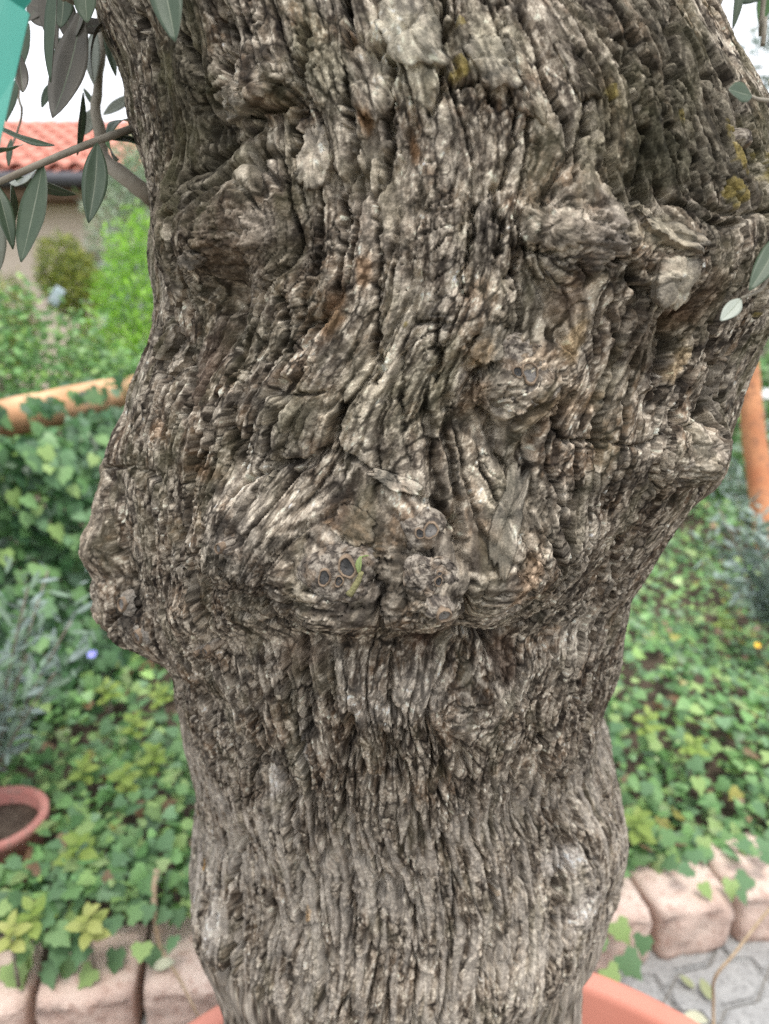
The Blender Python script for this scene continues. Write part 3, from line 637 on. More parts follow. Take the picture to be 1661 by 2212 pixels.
def shrub(name, label, cat, lobes, n, size, cols, shape=OVAL2D, seed=0, stem_h=0.3, group=None, out=0.6, tipz=0.0, jit=0.22):
    """a shrub or small tree: lobes = (x, y, z, rx, ry, rz); leaves mostly near the skin of the lobes"""
    rg = np.random.default_rng(seed)
    x0, y0 = lobes[0][0], lobes[0][1]; zb = min(l[2] - l[5] for l in lobes) - stem_h
    root = empty(name, (x0, y0, zb)); tag(root, label, cat, group)
    vol = np.array([l[3] * l[4] * l[5] for l in lobes]) ** (2 / 3); li = rg.choice(len(lobes), n, p=vol / vol.sum())
    L = np.array(lobes)[li]
    d = rg.normal(size=(n, 3)); d /= np.linalg.norm(d, axis=1, keepdims=True)
    rad = (1 - out * rg.random(n) ** 2.2) * (1 + 0.14 * np.sin(d[:, 0] * 7 + L[:, 0] * 9) * np.sin(d[:, 2] * 8 + 1.3 * seed) + 0.08 * rg.normal(size=n))
    pos = L[:, :3] + d * L[:, 3:6] * rad[:, None]
    nrm = d + 0.7 * rg.normal(size=(n, 3)) + np.array((0, 0, 0.3))
    tip = d + np.array((0, 0, tipz))
    link("crown", leaf_cloud("crown", pos, nrm, size * (0.6 + 0.8 * rg.random(n)), shape, palette(n, cols, rg, jit), rg, tip), FOL, root, False)
    top_z = lobes[0][2] + 0.4 * lobes[0][5]
    path = smooth_path([(x0, y0, zb), (x0 + 0.02, y0, (zb + top_z) / 2), (x0, y0 + 0.02, top_z)], 6)
    r0 = max(0.015, 0.06 * lobes[0][3])
    link("trunk", tube(path, [r0 * (1 - 0.08 * i) for i in range(7)], 7), WOOD, root)
    return root

# ------------------------------------------------------------------ ground, paving, kerb, bed
soil_m = noise_mat("soil", (0.055, 0.038, 0.027), (0.10, 0.075, 0.055), 40, 0.95, 0.9, 160, (0.16, 0.12, 0.09), 0.01)
lawn_m = noise_mat("far_ground", (0.05, 0.08, 0.025), (0.09, 0.10, 0.05), 3, 0.95, 0.5, 40)
me = mesh_np("ground", [(-120, -60, -0.03), (120, -60, -0.03), (120, 200, -0.03), (-120, 200, -0.03)], np.array([[0, 1, 2, 3]]))
tag(link("ground", me, lawn_m), kind="structure")
def kerb_y(x): return 1.163 + 0.175 * x + 0.03 * x * x          # front foot of the kerb
KH = 0.130
# bed soil behind the kerb
xs = np.linspace(-4.5, 5.0, 70); ts = np.linspace(0, 1, 46)
def bed_z(x, y):
    t = np.clip((y - 1.4) / 3.5, 0, 1)
    return 0.115 + 0.16 * t + 0.025 * np.sin(x * 3.1 + y * 2.3) + 0.02 * np.sin(x * 7.0 - y * 5.0)
bx_, bt_ = np.meshgrid(xs, ts); by_ = kerb_y(bx_) + 0.10 + bt_ ** 1.5 * 9.0
bed_v = np.stack([bx_, by_, bed_z(bx_, by_) - 0.02], -1).reshape(-1, 3)
tag(link("garden_bed", mesh_np("garden_bed", bed_v, grid_faces(46, 70)), soil_m), kind="structure")
# pavers
conc = noise_mat("paver_concrete", (0.28, 0.28, 0.275), (0.36, 0.36, 0.35), 25, 0.9, 0.6, 220, (0.18, 0.18, 0.175), 0.002)
joint_m = noise_mat("joint_sand", (0.17, 0.16, 0.14), (0.24, 0.22, 0.19), 60, 0.95, 0.5)
me = mesh_np("paving", [(-6, -5, -0.008), (6, -5, -0.008), (6, 1.75, -0.008), (-6, 1.75, -0.008)], np.array([[0, 1, 2, 3]]))
paving = link("paving", me, joint_m); tag(paving, kind="structure")
def paver_mesh():
    bm = bmesh.new()
    w, h, k = 0.205, 0.105, 0.016
    out = []
    for (x, y) in [(-w / 2, -h / 2), (-w / 6, -h / 2 + k), (w / 6, -h / 2 - k), (w / 2, -h / 2), (w / 2 + k, -h / 8), (w / 2 - k, h / 8), (w / 2, h / 2), (w / 6, h / 2 - k), (-w / 6, h / 2 + k), (-w / 2, h / 2), (-w / 2 - k, h / 8), (-w / 2 + k, -h / 8)]:
        out.append(bm.verts.new((x * 0.98, y * 0.965, 0)))
    f = bm.faces.new(out)
    r = bmesh.ops.extrude_face_region(bm, geom=[f])
    vv = [g for g in r["geom"] if isinstance(g, bmesh.types.BMVert)]
    bmesh.ops.translate(bm, vec=(0, 0, -0.05), verts=vv)
    bmesh.ops.recalc_face_normals(bm, faces=bm.faces)
    te = [e for e in bm.edges if all(v.co.z > -0.01 for v in e.verts)]
    bmesh.ops.bevel(bm, geom=te, offset=0.006, segments=2, affect='EDGES')
    return bm_mesh("paver", bm)
pm = paver_mesh(); pm.materials.append(conc)
ang = math.radians(38)
for i in range(-14, 15):
    for j in range(-26, 27):
        lx_, ly_ = i * 0.205, j * 0.105
        x = lx_ * math.cos(ang) - ly_ * math.sin(ang) + 0.5; y = lx_ * math.sin(ang) + ly_ * math.cos(ang) + 0.8
        if not (-1.5 < x < 2.1 and 0.25 < y < kerb_y(x) + 0.02): continue
        if (x - 0.086) ** 2 + (y - 0.416) ** 2 < 0.40 ** 2: continue
        o = bpy.data.objects.new("paver", pm); C.objects.link(o); o.parent = paving
        o.location = (x, y, random.uniform(-0.002, 0.003)); o.rotation_euler = (random.uniform(-.008, .008), random.uniform(-.008, .008), ang)
# kerb of rough split blocks
stone_m = noise_mat("kerb_stone", (0.60, 0.45, 0.38), (0.68, 0.55, 0.47), 14, 0.95, 1.0, 150, (0.48, 0.34, 0.28), 0.004, coords="Object")
kerb = empty("stone_kerb", (0, kerb_y(0), 0)); tag(kerb, "low kerb of pinkish beige split stone blocks edging the ivy bed", "kerb")
def kerb_stone(x0, x1, seed):
    rg = np.random.default_rng(seed)
    nx, nz, ny = 9, 7, 7
    bm = bmesh.new(); r = bmesh.ops.create_cube(bm, size=1.0)
    bmesh.ops.subdivide_edges(bm, edges=bm.edges, cuts=8, use_grid_fill=True)
    w = (x1 - x0); xm = (x0 + x1) / 2; th = math.atan(0.175 + 0.06 * xm)
    for v in bm.verts:
        x, y, z = v.co
        q = max(abs(x), abs(y), abs(z)); 
        rx_ = x * (1 - 0.03 * (abs(y) * 2) ** 12 - 0.03 * (abs(z) * 2) ** 12); rz_ = z * (1 - 0.05 * (abs(x) * 2) ** 12 - 0.04 * (abs(y) * 2) ** 12); ry_ = y * (1 - 0.05 * (abs(x) * 2) ** 12)
        d = 0.0035 * math.sin(x * 9 + seed) * math.sin(z * 7 + seed * 2) + 0.0018 * rg.normal()
        wedge = 1.0 + 0.10 * (y)                                     # blocks are wider at the back
        v.co = (rx_ * (w - 0.008) * wedge, ry_ * 0.185 + (d * 1.3 if y < -0.45 else 0), rz_ * KH + (0.3 * d if z > 0.45 else 0) - (0.012 if (y < -0.45 and z > 0.4) else 0))
    bmesh.ops.rotate(bm, cent=(0, 0, 0), matrix=Matrix.Rotation(th, 3, 'Z'), verts=bm.verts)
    bmesh.ops.translate(bm, vec=(xm, kerb_y(xm) + 0.092, KH / 2 - 0.002), verts=bm.verts)
    link("stone", bm_mesh("stone", bm), stone_m, kerb)
joints = [-1.36, -1.19, -1.03, -0.875, -0.715, -0.555, -0.40, -0.245, -0.085, 0.07, 0.23, 0.385, 0.50, 0.655, 0.815, 0.975, 1.13, 1.29, 1.45, 1.61]
# the joints seen in the picture: at the left (295, 2090) and at the right (1420, 2010) and (1575, 1960)
jl = at_z(297, 2092, KH).x; j1 = at_z(1420, 2005, KH).x; j2 = at_z(1590, 1955, KH).x
wst = j2 - j1
joints = sorted([jl + wst * k for k in range(-6, 3)] + [j1 - wst, j1, j2] + [j2 + wst * k for k in range(1, 9)])
joints = [j for k, j in enumerate(joints) if k == 0 or j - joints[k - 1] > 0.06]
for k in range(len(joints) - 1): kerb_stone(joints[k], joints[k + 1], k + 3)

# ------------------------------------------------------------------ the tree's own pot
terra = noise_mat("terracotta_plastic", (0.56, 0.215, 0.155), (0.60, 0.245, 0.18), 6, 0.55, 0.15, 300, None, 0.0006, spec=0.35)
PX0, PY0, PZ0, PR = 0.086, 0.416, 0.362, 0.56
pot = empty("plant_pot", (PX0, PY0, 0)); tag(pot, "big round terracotta coloured pot with a thick rim holding the olive trunk", "pot")
link("body", lathe([(0.40, 0.0), (0.41, 0.01), (0.50, 0.22), (0.525, 0.29), (0.525, 0.30)], 96, (PX0, PY0, 0.002)), terra, pot)
link("rim", lathe([(0.520, -0.055), (PR - 0.004, -0.055), (PR, -0.050), (PR, -0.008), (PR - 0.004, -0.002), (PR - 0.012, 0), (PR - 0.030, -0.001), (PR - 0.036, -0.005), (PR - 0.040, -0.012), (PR - 0.062, -0.110), (PR - 0.07, -0.13)], 128, (PX0, PY0, PZ0)), terra, pot)
potsoil = noise_mat("pot_soil", (0.060, 0.040, 0.034), (0.115, 0.08, 0.07), 60, 0.95, 1.0, 200, (0.17, 0.13, 0.12), 0.012)
rr_ = np.linspace(0.005, PR - 0.062, 26); tt_ = np.linspace(0, 2 * math.pi, 97)[:-1]
RR, TT = np.meshgrid(rr_, tt_, indexing='ij')
sx_ = PX0 + RR * np.cos(TT); sy_ = PY0 + RR * np.sin(TT)
sz_ = PZ0 - 0.085 + 0.006 * rng.normal(size=RR.shape) + 0.012 * np.sin(sx_ * 17) * np.sin(sy_ * 15)
link("soil", mesh_np("soil", np.stack([sx_, sy_, sz_], -1).reshape(-1, 3), grid_faces(26, 96, True)), potsoil, pot)

# small bowl sunk in the ivy
bp_ = at_z(-14, 1762, 0.27)
old_terra = noise_mat("old_terracotta", (0.40, 0.16, 0.135), (0.50, 0.23, 0.19), 20, 0.8, 0.5, 200, (0.33, 0.20, 0.165), 0.001)
bowl = empty("plant_bowl", (bp_.x, bp_.y, 0.10)); tag(bowl, "small weathered terracotta bowl full of dark soil half sunk in the ivy", "pot")
br = 0.112
link("body", lathe([(0.06, -0.16), (0.085, -0.155), (br - 0.012, -0.02), (br - 0.01, -0.018)], 48, (bp_.x, bp_.y, 0.27)), old_terra, bowl)
link("rim", lathe([(br - 0.012, -0.024), (br, -0.024), (br + 0.002, -0.004), (br - 0.002, 0.0), (br - 0.014, 0.0), (br - 0.018, -0.005), (br - 0.022, -0.06)], 56, (bp_.x, bp_.y, 0.27)), old_terra, bowl)
link("soil", lathe([(0.001, -0.030), (0.05, -0.026), (br - 0.02, -0.036)], 40, (bp_.x, bp_.y, 0.27)), soil_m, bowl)

# ------------------------------------------------------------------ ivy: ground cover and the wall behind
IVYC = [(0.12, 0.25, 0.08), (0.15, 0.30, 0.11), (0.20, 0.38, 0.13), (0.09, 0.19, 0.07), (0.27, 0.43, 0.14), (0.18, 0.32, 0.16), (0.31, 0.43, 0.17)]
def ivy_leaf_mesh():
    V = []; sh = IVY2D
    ring = [(x, y, -0.12 * abs(x) - 0.05 * y * y) for x, y in sh]
    ring += [(0, 0.25, 0.0), (0, 0.6, 0.0)]
    F = [(12, i, (i + 1) % 12) for i in (0, 1, 2, 9, 10, 11)] + [(13, i, (i + 1) % 12) for i in (3, 4, 5, 6, 7, 8)] + [(12, 3, 13), (13, 9, 12)]
    me = bpy.data.meshes.new("leaf"); me.from_pydata(ring, [], F); me.update()
    return me
ivy_mats = [leaf_mat("ivy_leaf_%s" % nme, a, b) for nme, a, b in (("dark", (0.10, 0.20, 0.09), (0.15, 0.27, 0.13)), ("mid", (0.14, 0.27, 0.10), (0.22, 0.37, 0.15)), ("light", (0.25, 0.38, 0.12), (0.33, 0.46, 0.18)))]
ivy_mesh = []
for m in ivy_mats:
    q = ivy_leaf_mesh(); q.materials.append(m); q.polygons.foreach_set("use_smooth", np.ones(len(q.polygons), bool)); ivy_mesh.append(q)
def place_leaf(mesh, parent, pos, nrm, tip, size, name="leaf"):
    n = Vector(nrm).normalized(); t = Vector(tip); t = (t - n * t.dot(n)).normalized(); b = t.cross(n)
    M = Matrix(((b.x * size, t.x * size, n.x * size, pos[0]), (b.y * size, t.y * size, n.y * size, pos[1]), (b.z * size, t.z * size, n.z * size, pos[2]), (0, 0, 0, 1)))
    o = bpy.data.objects.new(name, mesh); C.objects.link(o); o.parent = parent
    o.matrix_parent_inverse = Matrix.Translation(-Vector(parent.location)) if parent.type == 'EMPTY' else Matrix.Identity(4)
    o.matrix_basis = M
    return o
rg = np.random.default_rng(21)
gi = empty("ground_ivy", (0, 2.0, 0.12)); tag(gi, "green ivy creeping over the bed between the stone kerb and the hedge", "ivy")
# stuff part: the whole dense carpet
n = 27000
gxp = rg.uniform(-2.3, 3.0, n); gt = rg.random(n) ** 1.6
gyp = kerb_y(gxp) + 0.13 + gt * 3.6
patch = np.sin(gxp * 5.1 + gyp * 2.2) * np.sin(gyp * 4.3 - gxp * 1.7) + 0.6 * rg.normal(size=n)
keep = (patch > -1.9) & ((rg.random(n) < 0.4) | (gxp / gyp < -0.26) | (gxp / gyp > 0.24)) & ~((gxp < -0.3) & (gyp > 2.3 + (gxp + 1.16) * 1.3))
gxp, gyp = gxp[keep], gyp[keep]; n = len(gxp)
inb = (gxp - bp_.x) ** 2 + (gyp - bp_.y) ** 2 > 0.125 ** 2
gxp, gyp = gxp[inb], gyp[inb]; n = len(gxp)
gzp = bed_z(gxp, gyp) + 0.02 + 0.07 * rg.random(n) + 0.04 * np.sin(gxp * 6 + gyp * 4)
nr_ = np.stack([0.45 * rg.normal(size=n), -0.35 + 0.45 * rg.normal(size=n), np.ones(n)], 1)
tipd = np.stack([rg.normal(size=n) * 0.8, -0.6 + 0.5 * rg.normal(size=n), -0.5 * np.ones(n)], 1)
cg_ = palette(n, IVYC, rg); dry = rg.random(n) < 0.05; cg_[dry] = palette(dry.sum(), [(0.22, 0.13, 0.075), (0.30, 0.20, 0.12), (0.32, 0.30, 0.08)], rg)
o = link("foliage", leaf_cloud("foliage", np.stack([gxp, gyp, gzp], 1), nr_, 0.015 + 0.034 * rg.random(n) ** 1.5, IVY2D, cg_, rg, tipd), FOL, gi, False); o["kind"] = "stuff"
# the leaves that show largest, one by one
cnt = 0
while cnt < 280:
    X = rg.uniform(-60, 480) if rg.random() < 0.55 else rg.uniform(1250, 1720)
    Y = rg.uniform(1450, 2110)
    if X > 1200 and Y > 1980 - (X - 1300) * 0.42: continue
    if X < 500 and Y > 2085 - X * 0.20: continue
    z = 0.24 + 0.06 * rg.random() + 0.03 * math.sin(X * 0.02)
    p = at_z(X, Y, z)
    if p.y < kerb_y(p.x) + 0.03: continue
    if (p.x - bp_.x) ** 2 + (p.y - bp_.y) ** 2 < 0.15 ** 2: continue
    p.z = float(bed_z(p.x, p.y)) + 0.07 + 0.05 * rg.random()
    k = rg.choice(3, p=(0.45, 0.4, 0.15))
    place_leaf(ivy_mesh[k], gi, p, (0.4 * rg.normal(), -0.45 + 0.35 * rg.normal(), 1.0), (rg.normal() * 0.8, -0.7 + 0.5 * rg.normal(), -0.4), 0.026 + 0.026 * rg.random())
    cnt += 1
# a few leaves hanging over the kerb
for (X, Y, sz) in [(1330, 1990, .05), (1345, 2060, .055), (1310, 2090, .05), (1300, 2020, .04), (1580, 1900, .045), (1600, 1920, .035), (1390, 2020, .04), (100, 2075, .055), (45, 2050, .07), (20, 2080, .06), (200, 2090, .045), (330, 2040, .045), (250, 2050, .05), (150, 2060, .05)]:
    p = at_z(X, Y, KH + 0.03); place_leaf(ivy_mesh[int(rg.integers(0, 3))], gi, p, (0.3 * rg.normal(), -0.8, 0.7), (0.5 * rg.normal(), -0.6, -0.8), sz)

# ivy wall: a low retaining wall under a rounded orange coping, overgrown
WA = Vector((-1.156, 2.20, 0)); WB = Vector((-0.887, 2.60, 0)); wd = (WB - WA).normalized(); wnv = Vector((wd.y, -wd.x, 0))
def wall_pt(t, z, off=0.0): return WA + wd * t + wnv * off + Vector((0, 0, z))
lw = empty("retaining_wall", tuple(wall_pt(0, 0.1))); tag(lw, "garden wall with a rounded orange coping almost hidden under ivy", "wall")
wmat = noise_mat("wall_render", (0.16, 0.12, 0.09), (0.22, 0.17, 0.13), 12, 0.95, 0.5)
bm = bmesh.new()
L0, L1 = -1.5, 1.6
box(bm, tuple(wall_pt((L0 + L1) / 2, 0.55, -0.16)), (L1 - L0, 0.20, 0.98), math.atan2(wd.y, wd.x), 0.01)
link("wall", bm_mesh("wall", bm), wmat, lw, False)
cop = noise_mat("orange_coping", (0.52, 0.27, 0.14), (0.66, 0.40, 0.24), 7, 0.8, 0.6, 60, (0.42, 0.25, 0.14), 0.004)
def cop_z(t): return 1.072 + 0.085 * t
for k in range(6):
    ta, tb = L0 + k * (L1 - L0) / 6 + 0.006, L0 + (k + 1) * (L1 - L0) / 6 - 0.006
    pth = [wall_pt(ta + (tb - ta) * i / 6, cop_z(ta + (tb - ta) * i / 6) - 0.045, -0.13) for i in range(7)]
    link("coping", tube(pth, [0.062 - (0.006 if i in (0, 6) else 0) for i in range(7)], 14, True, 0.06, k), cop, lw)
wi = empty("wall_ivy", tuple(wall_pt(0, 0.15, 0.05))); tag(wi, "dense dark green ivy hanging down over the garden wall below the orange coping", "ivy")
n = 7000
t_ = rg.uniform(-1.4, 1.5, n); zr = rg.random(n)
zt = 1.02 + 0.085 * t_; z_ = 0.16 + (zt - 0.16) * zr
off = 0.06 + 0.16 * (1 - zr) ** 1.2 + 0.05 * np.sin(t_ * 9 + z_ * 8) + 0.05 * rg.random(n)
over = rg.random(n) < 0.07; z_[over] = zt[over] + 0.04 + 0.03 * rg.random(over.sum()); off[over] = -0.22 + 0.3 * rg.random(over.sum())
pos = np.array(WA)[None] + t_[:, None] * np.array(wd) + off[:, None] * np.array(wnv); pos[:, 2] = z_
nr_ = np.array(wnv)[None] * 1.0 + np.array((0, 0, 0.45)) + 0.4 * rg.normal(size=(n, 3))
tipd = np.array((0, 0, -1.0))[None] + 0.35 * rg.normal(size=(n, 3))
WIV = [(0.07, 0.17, 0.065), (0.10, 0.22, 0.085), (0.14, 0.28, 0.10), (0.055, 0.13, 0.06), (0.16, 0.27, 0.16)]
o = link("foliage", leaf_cloud("foliage", pos, nr_, 0.028 + 0.034 * rg.random(n), IVY2D, palette(n, WIV, rg), rg, tipd), FOL, wi, False); o["kind"] = "stuff"
cnt = 0
while cnt < 200:
    t = rg.uniform(-0.35, 0.75); zr1 = rg.random(); z = 0.3 + (0.72 + 0.085 * t) * zr1
    p = wall_pt(t, z, 0.13 + 0.16 * (1 - zr1) ** 1.2 + 0.05 * math.sin(t * 9 + z * 8) + 0.03 * rg.random())
    nn = wnv + Vector((0, 0, 0.5)) + Vector(rg.normal(size=3)) * 0.3
    place_leaf(ivy_mesh[int(rg.choice(3, p=(0.6, 0.33, 0.07)))], wi, p, nn, (0.3 * rg.normal(), 0.3 * rg.normal(), -1), 0.036 + 0.03 * rg.random())
    cnt += 1

# ------------------------------------------------------------------ variegated rosettes
var_mats = [leaf_mat("variegated_leaf", (0.30, 0.36, 0.09), (0.44, 0.46, 0.16), 0.5, 0.25), leaf_mat("lime_leaf", (0.20, 0.30, 0.06), (0.30, 0.38, 0.10), 0.5, 0.25)]
def rosette_leaf(mat):
    V = [(x, y, 0.10 * abs(x) - 0.12 * y * y) for x, y in OVAL2D] + [(0, 0.45, -0.03)]
    me = bpy.data.meshes.new("leaf"); me.from_pydata(V, [], [(8, i, (i + 1) % 8) for i in range(8)]); me.update(); me.materials.append(mat)
    return me
vm_ = [rosette_leaf(m) for m in var_mats]
ROS = [(190, 1985, 0.043, 0, "pale yellow variegated rosette growing in the ivy just above the stone kerb"), (22, 2015, 0.040, 0, "yellow variegated rosette beside the big ivy leaves at the kerb end"),
       (70, 1985, 0.045, 1, None), (290, 1560, 0.042, 1, None), (235, 1500, 0.042, 1, None), (330, 1640, 0.045, 1, None), (270, 1690, 0.045, 1, None), (180, 1660, 0.042, 1, None), (345, 1500, 0.040, 1, None), (170, 1850, 0.05, 1, None),
       (1400, 1560, 0.045, 1, None), (1500, 1600, 0.045, 1, None), (1380, 1740, 0.05, 1, None), (1560, 1360, 0.045, 1, None)]
for k, (X, Y, sz, mi, lab) in enumerate(ROS):
    p = at_z(X, Y, 0.27); p.z = float(bed_z(p.x, p.y)) + 0.10
    r = empty("variegated_plant", (p.x, p.y, p.z - 0.09))
    if lab: tag(r, lab, "plant", "variegated rosettes")
    else: tag(r, "lime green rosette of small oval leaves %s" % ("between kerb and lavender" if X > 1000 else "beside the terracotta bowl"), "plant", "variegated rosettes")
    link("stem", tube([p - Vector((0, 0, 0.09)), p], [0.004, 0.003], 6), WOOD, r)
    for q in range(9):
        a = q * 2.4 + k; tl = 0.45 if q < 6 else 1.3
        d = Vector((math.cos(a), math.sin(a) - 0.15, tl * 0.5))
        place_leaf(vm_[mi], r, p + Vector((0, 0, 0.006 * q)), Vector((-math.cos(a) * tl * 0.6, -math.sin(a) * tl * 0.6 - 0.3, 1)), d, sz * (1.0 if q < 6 else 0.7))

# ------------------------------------------------------------------ lavender
lav_m = col_mat("lavender_leaf", 0.7, 0.2, 0.15, 0.15)
def lavender(p, h, n, seed, label):
    rg = np.random.default_rng(seed)
    r = empty("lavender", tuple(p)); tag(r, label, "lavender", "lavender plants in the bed")
    bm_v = []; 
    for k in range(n):
        a = rg.uniform(0, 2 * math.pi); s = rg.uniform(0.15, 0.9); hh = h * rg.uniform(0.6, 1.05)
        q = [p, p + Vector((math.cos(a) * s * h * 0.35, math.sin(a) * s * h * 0.35, hh * 0.55)), p + Vector((math.cos(a) * s * h * 0.75, math.sin(a) * s * h * 0.75, hh))]
        bm_v.append(q)
    pos, tip, nr = [], [], []
    for q in bm_v:
        for t in np.linspace(0.15, 1, 16):
            c = q[0].lerp(q[1], t).lerp(q[1].lerp(q[2], t), t)
            d = (q[2] - q[0]).normalized()
            pos.append(c); a = rg.uniform(0, 6.28); tip.append(Vector((math.cos(a), math.sin(a), 0.4)) + d * 0.8); nr.append(Vector((rg.normal(), rg.normal(), 1)))
    N_ = len(pos)
    cols = palette(N_, [(0.24, 0.31, 0.27), (0.30, 0.37, 0.34), (0.20, 0.28, 0.20)], rg, 0.12)
    link("foliage", leaf_cloud("foliage", np.array(pos), np.array(nr), np.full(N_, 0.05) * (0.7 + 0.6 * rg.random(N_)), LANCE2D, cols, rg, np.array(tip), 0.02), lav_m, r, False)["kind"] = "stuff"
    for q in bm_v[:12]:
        link("stem", tube([q[0].lerp(q[1], t).lerp(q[1].lerp(q[2], t), t) for t in np.linspace(0, 1, 6)], [0.0025] * 6, 5), WOOD, r)
lavender(at_z(1660, 1370, 0.30), 0.45, 62, 3, "silvery blue lavender clump standing in the ivy by the leaning orange post")
lavender(at_z(1650, 1190, 0.30), 0.55, 60, 5, "loose grey green lavender leaning in front of the leaning orange post")
lavender(at_z(-20, 1690, 0.28), 0.50, 60, 4, "misty grey lavender at the foot of the ivy covered wall")
# a blue flower and a yellow one
def flower(X, Y, z, size, colr, label):
    p = at_z(X, Y, z); r = empty("flower", (p.x, p.y, p.z - 0.12)); tag(r, label, "flower")
    link("stem", tube([p - Vector((0, 0, 0.12)), p], [0.0015, 0.0012], 5), ivy_mats[0], r)
    m = noise_mat("petal_" + label.split()[1], colr, tuple(min(1, c * 1.3) for c in colr), 80, 0.6, 0.1)
    sh = bpy.data.meshes.new("petal"); sh.from_pydata([(x, y, 0.15 * y) for x, y in OVAL2D], [], [tuple(range(8))]); sh.materials.append(m)
    for k in range(6):
        a = k * math.pi / 3; place_leaf(sh, r, p, (-0.3 * math.cos(a), -0.6 - 0.3 * math.sin(a), 0.8), (math.cos(a), math.sin(a), 0.3), size, "petal")
flower(200, 1415, 0.42, 0.017, (0.30, 0.30, 0.75), "small violet blue flower above the ivy under the burl")
flower(1635, 1395, 0.32, 0.013, (0.75, 0.45, 0.04), "small yellow orange flower beside the silvery lavender")

# ------------------------------------------------------------------ orange post at the right edge
oterra = noise_mat("orange_wood", (0.42, 0.16, 0.075), (0.60, 0.28, 0.14), 9, 0.7, 0.5, 50, (0.34, 0.16, 0.09))
pp_ = [at_y(1612, 700, 2.9), at_y(1617, 800, 2.9), at_y(1624, 900, 2.88), at_y(1636, 1000, 2.85), at_y(1650, 1090, 2.8), at_y(1664, 1180, 2.75), at_z(1690, 1290, 0.25)]
ps = link("leaning_post", tube(smooth_path(pp_, 24), [0.034 + 0.001 * i for i in range(25)], 14, True, 0.08, 3), oterra)
tag(ps, "curved orange brown post leaning behind the lavender past the trunk", "post")

# ------------------------------------------------------------------ shrubs and conifers behind
LEAFY = [(0.14, 0.29, 0.09), (0.18, 0.34, 0.12), (0.10, 0.21, 0.07), (0.22, 0.38, 0.13), (0.26, 0.42, 0.11)]
shrub("leafy_shrub", "loose fresh green leafy shrub spilling over the orange coped garden wall", "shrub",
      [(-1.75, 3.35, 0.95, 0.55, 0.45, 0.50), (-1.28, 3.45, 0.85, 0.5, 0.45, 0.38), (-2.3, 3.4, 0.95, 0.6, 0.5, 0.52), (-0.7, 3.6, 0.75, 0.45, 0.4, 0.30)], 15000, 0.038, LEAFY, OVAL2D, 31, 0.35, None, 0.35)
CON = [(0.20, 0.42, 0.03), (0.25, 0.50, 0.035), (0.15, 0.33, 0.03), (0.30, 0.55, 0.05)]
shrub("conifer", "bright lime green columnar conifer standing right against the trunk's outline", "conifer",
      [(-1.56, 5.0, 1.05, 0.37, 0.38, 0.78), (-1.56, 5.0, 1.42, 0.28, 0.29, 0.54), (-1.56, 5.0, 0.7, 0.40, 0.42, 0.5), (-1.12, 5.15, 1.0, 0.40, 0.4, 0.85)], 16000, 0.044, CON, LANCE2D, 32, 0.05, None, 0.2, 0.8, 0.16)
YEL = [(0.24, 0.28, 0.04), (0.15, 0.20, 0.035), (0.31, 0.33, 0.055), (0.10, 0.15, 0.03)]
shrub("conifer", "dark olive yellow clipped conifer of two tiers before the beige house wall", "conifer",
      [(-2.50, 6.0, 1.66, 0.19, 0.2, 0.28), (-2.40, 6.0, 1.55, 0.20, 0.2, 0.25), (-2.34, 6.0, 0.98, 0.20, 0.2, 0.28)], 9000, 0.040, YEL, LANCE2D, 33, 0.3, None, 0.2, 0.6, 0.16)
shrub("conifer", "small rounded olive green conifer near the house wall corner", "conifer",
      [(-2.98, 6.0, 1.35, 0.20, 0.20, 0.30), (-3.05, 6.0, 1.15, 0.24, 0.24, 0.22)], 4000, 0.042, YEL[1:], LANCE2D, 34, 0.4, None, 0.2, 0.6, 0.16)
SIL = [(0.24, 0.33, 0.20), (0.32, 0.40, 0.27), (0.19, 0.30, 0.13), (0.38, 0.45, 0.34)]
shrub("pale_shrub", "tall pale silvery green feathery shrub in front of the tiled house", "shrub",
      [(-2.38, 7.2, 2.05, 0.36, 0.4, 0.62), (-2.25, 7.2, 1.3, 0.4, 0.4, 0.6), (-2.25, 7.2, 2.65, 0.25, 0.3, 0.32)], 6000, 0.06, SIL, LANCE2D, 35, 0.3, None, 0.8, 0.3, 0.16)
BLU = [(0.20, 0.29, 0.25), (0.27, 0.36, 0.32), (0.15, 0.22, 0.17), (0.12, 0.17, 0.08)]
shrub("blue_conifer", "blurred blue green tree showing beside the trunk's upper right shoulder", "tree",
      [(3.55, 7.0, 3.1, 0.55, 0.5, 0.9), (3.7, 7.2, 2.0, 0.8, 0.6, 0.8), (3.6, 7.0, 4.0, 0.40, 0.4, 0.5)], 5500, 0.09, BLU, LANCE2D, 36, 0.8, None, 0.8, -0.3, 0.16)
shrub("leafy_shrub", "rounded dark green shrub behind the leaning orange post", "shrub",
      [(2.35, 4.3, 0.75, 0.7, 0.5, 0.55), (3.1, 4.5, 0.8, 0.7, 0.5, 0.6), (1.6, 4.6, 0.55, 0.6, 0.45, 0.4)], 6000, 0.055, LEAFY[:3], OVAL2D, 37, 0.2)
shrub("leafy_shrub", "broad green shrub hidden behind the trunk between conifer and orange post", "shrub",
      [(0.1, 5.4, 0.75, 0.7, 0.5, 0.6), (0.9, 5.6, 0.7, 0.7, 0.5, 0.55)], 2600, 0.075, LEAFY, OVAL2D, 38, 0.2, None, 0.35)
shrub("leafy_shrub", "wide green shrub closing the bed beyond the right hand ivy", "shrub",
      [(3.9, 5.2, 0.8, 0.8, 0.5, 0.65), (4.8, 5.0, 0.75, 0.7, 0.5, 0.6)], 2600, 0.075, LEAFY, OVAL2D, 39, 0.2, None, 0.35)
wf = at_y(1657, 850, 3.3)
wfm = noise_mat("white_flower", (0.75, 0.76, 0.80), (0.85, 0.85, 0.86), 50, 0.6, 0.1)
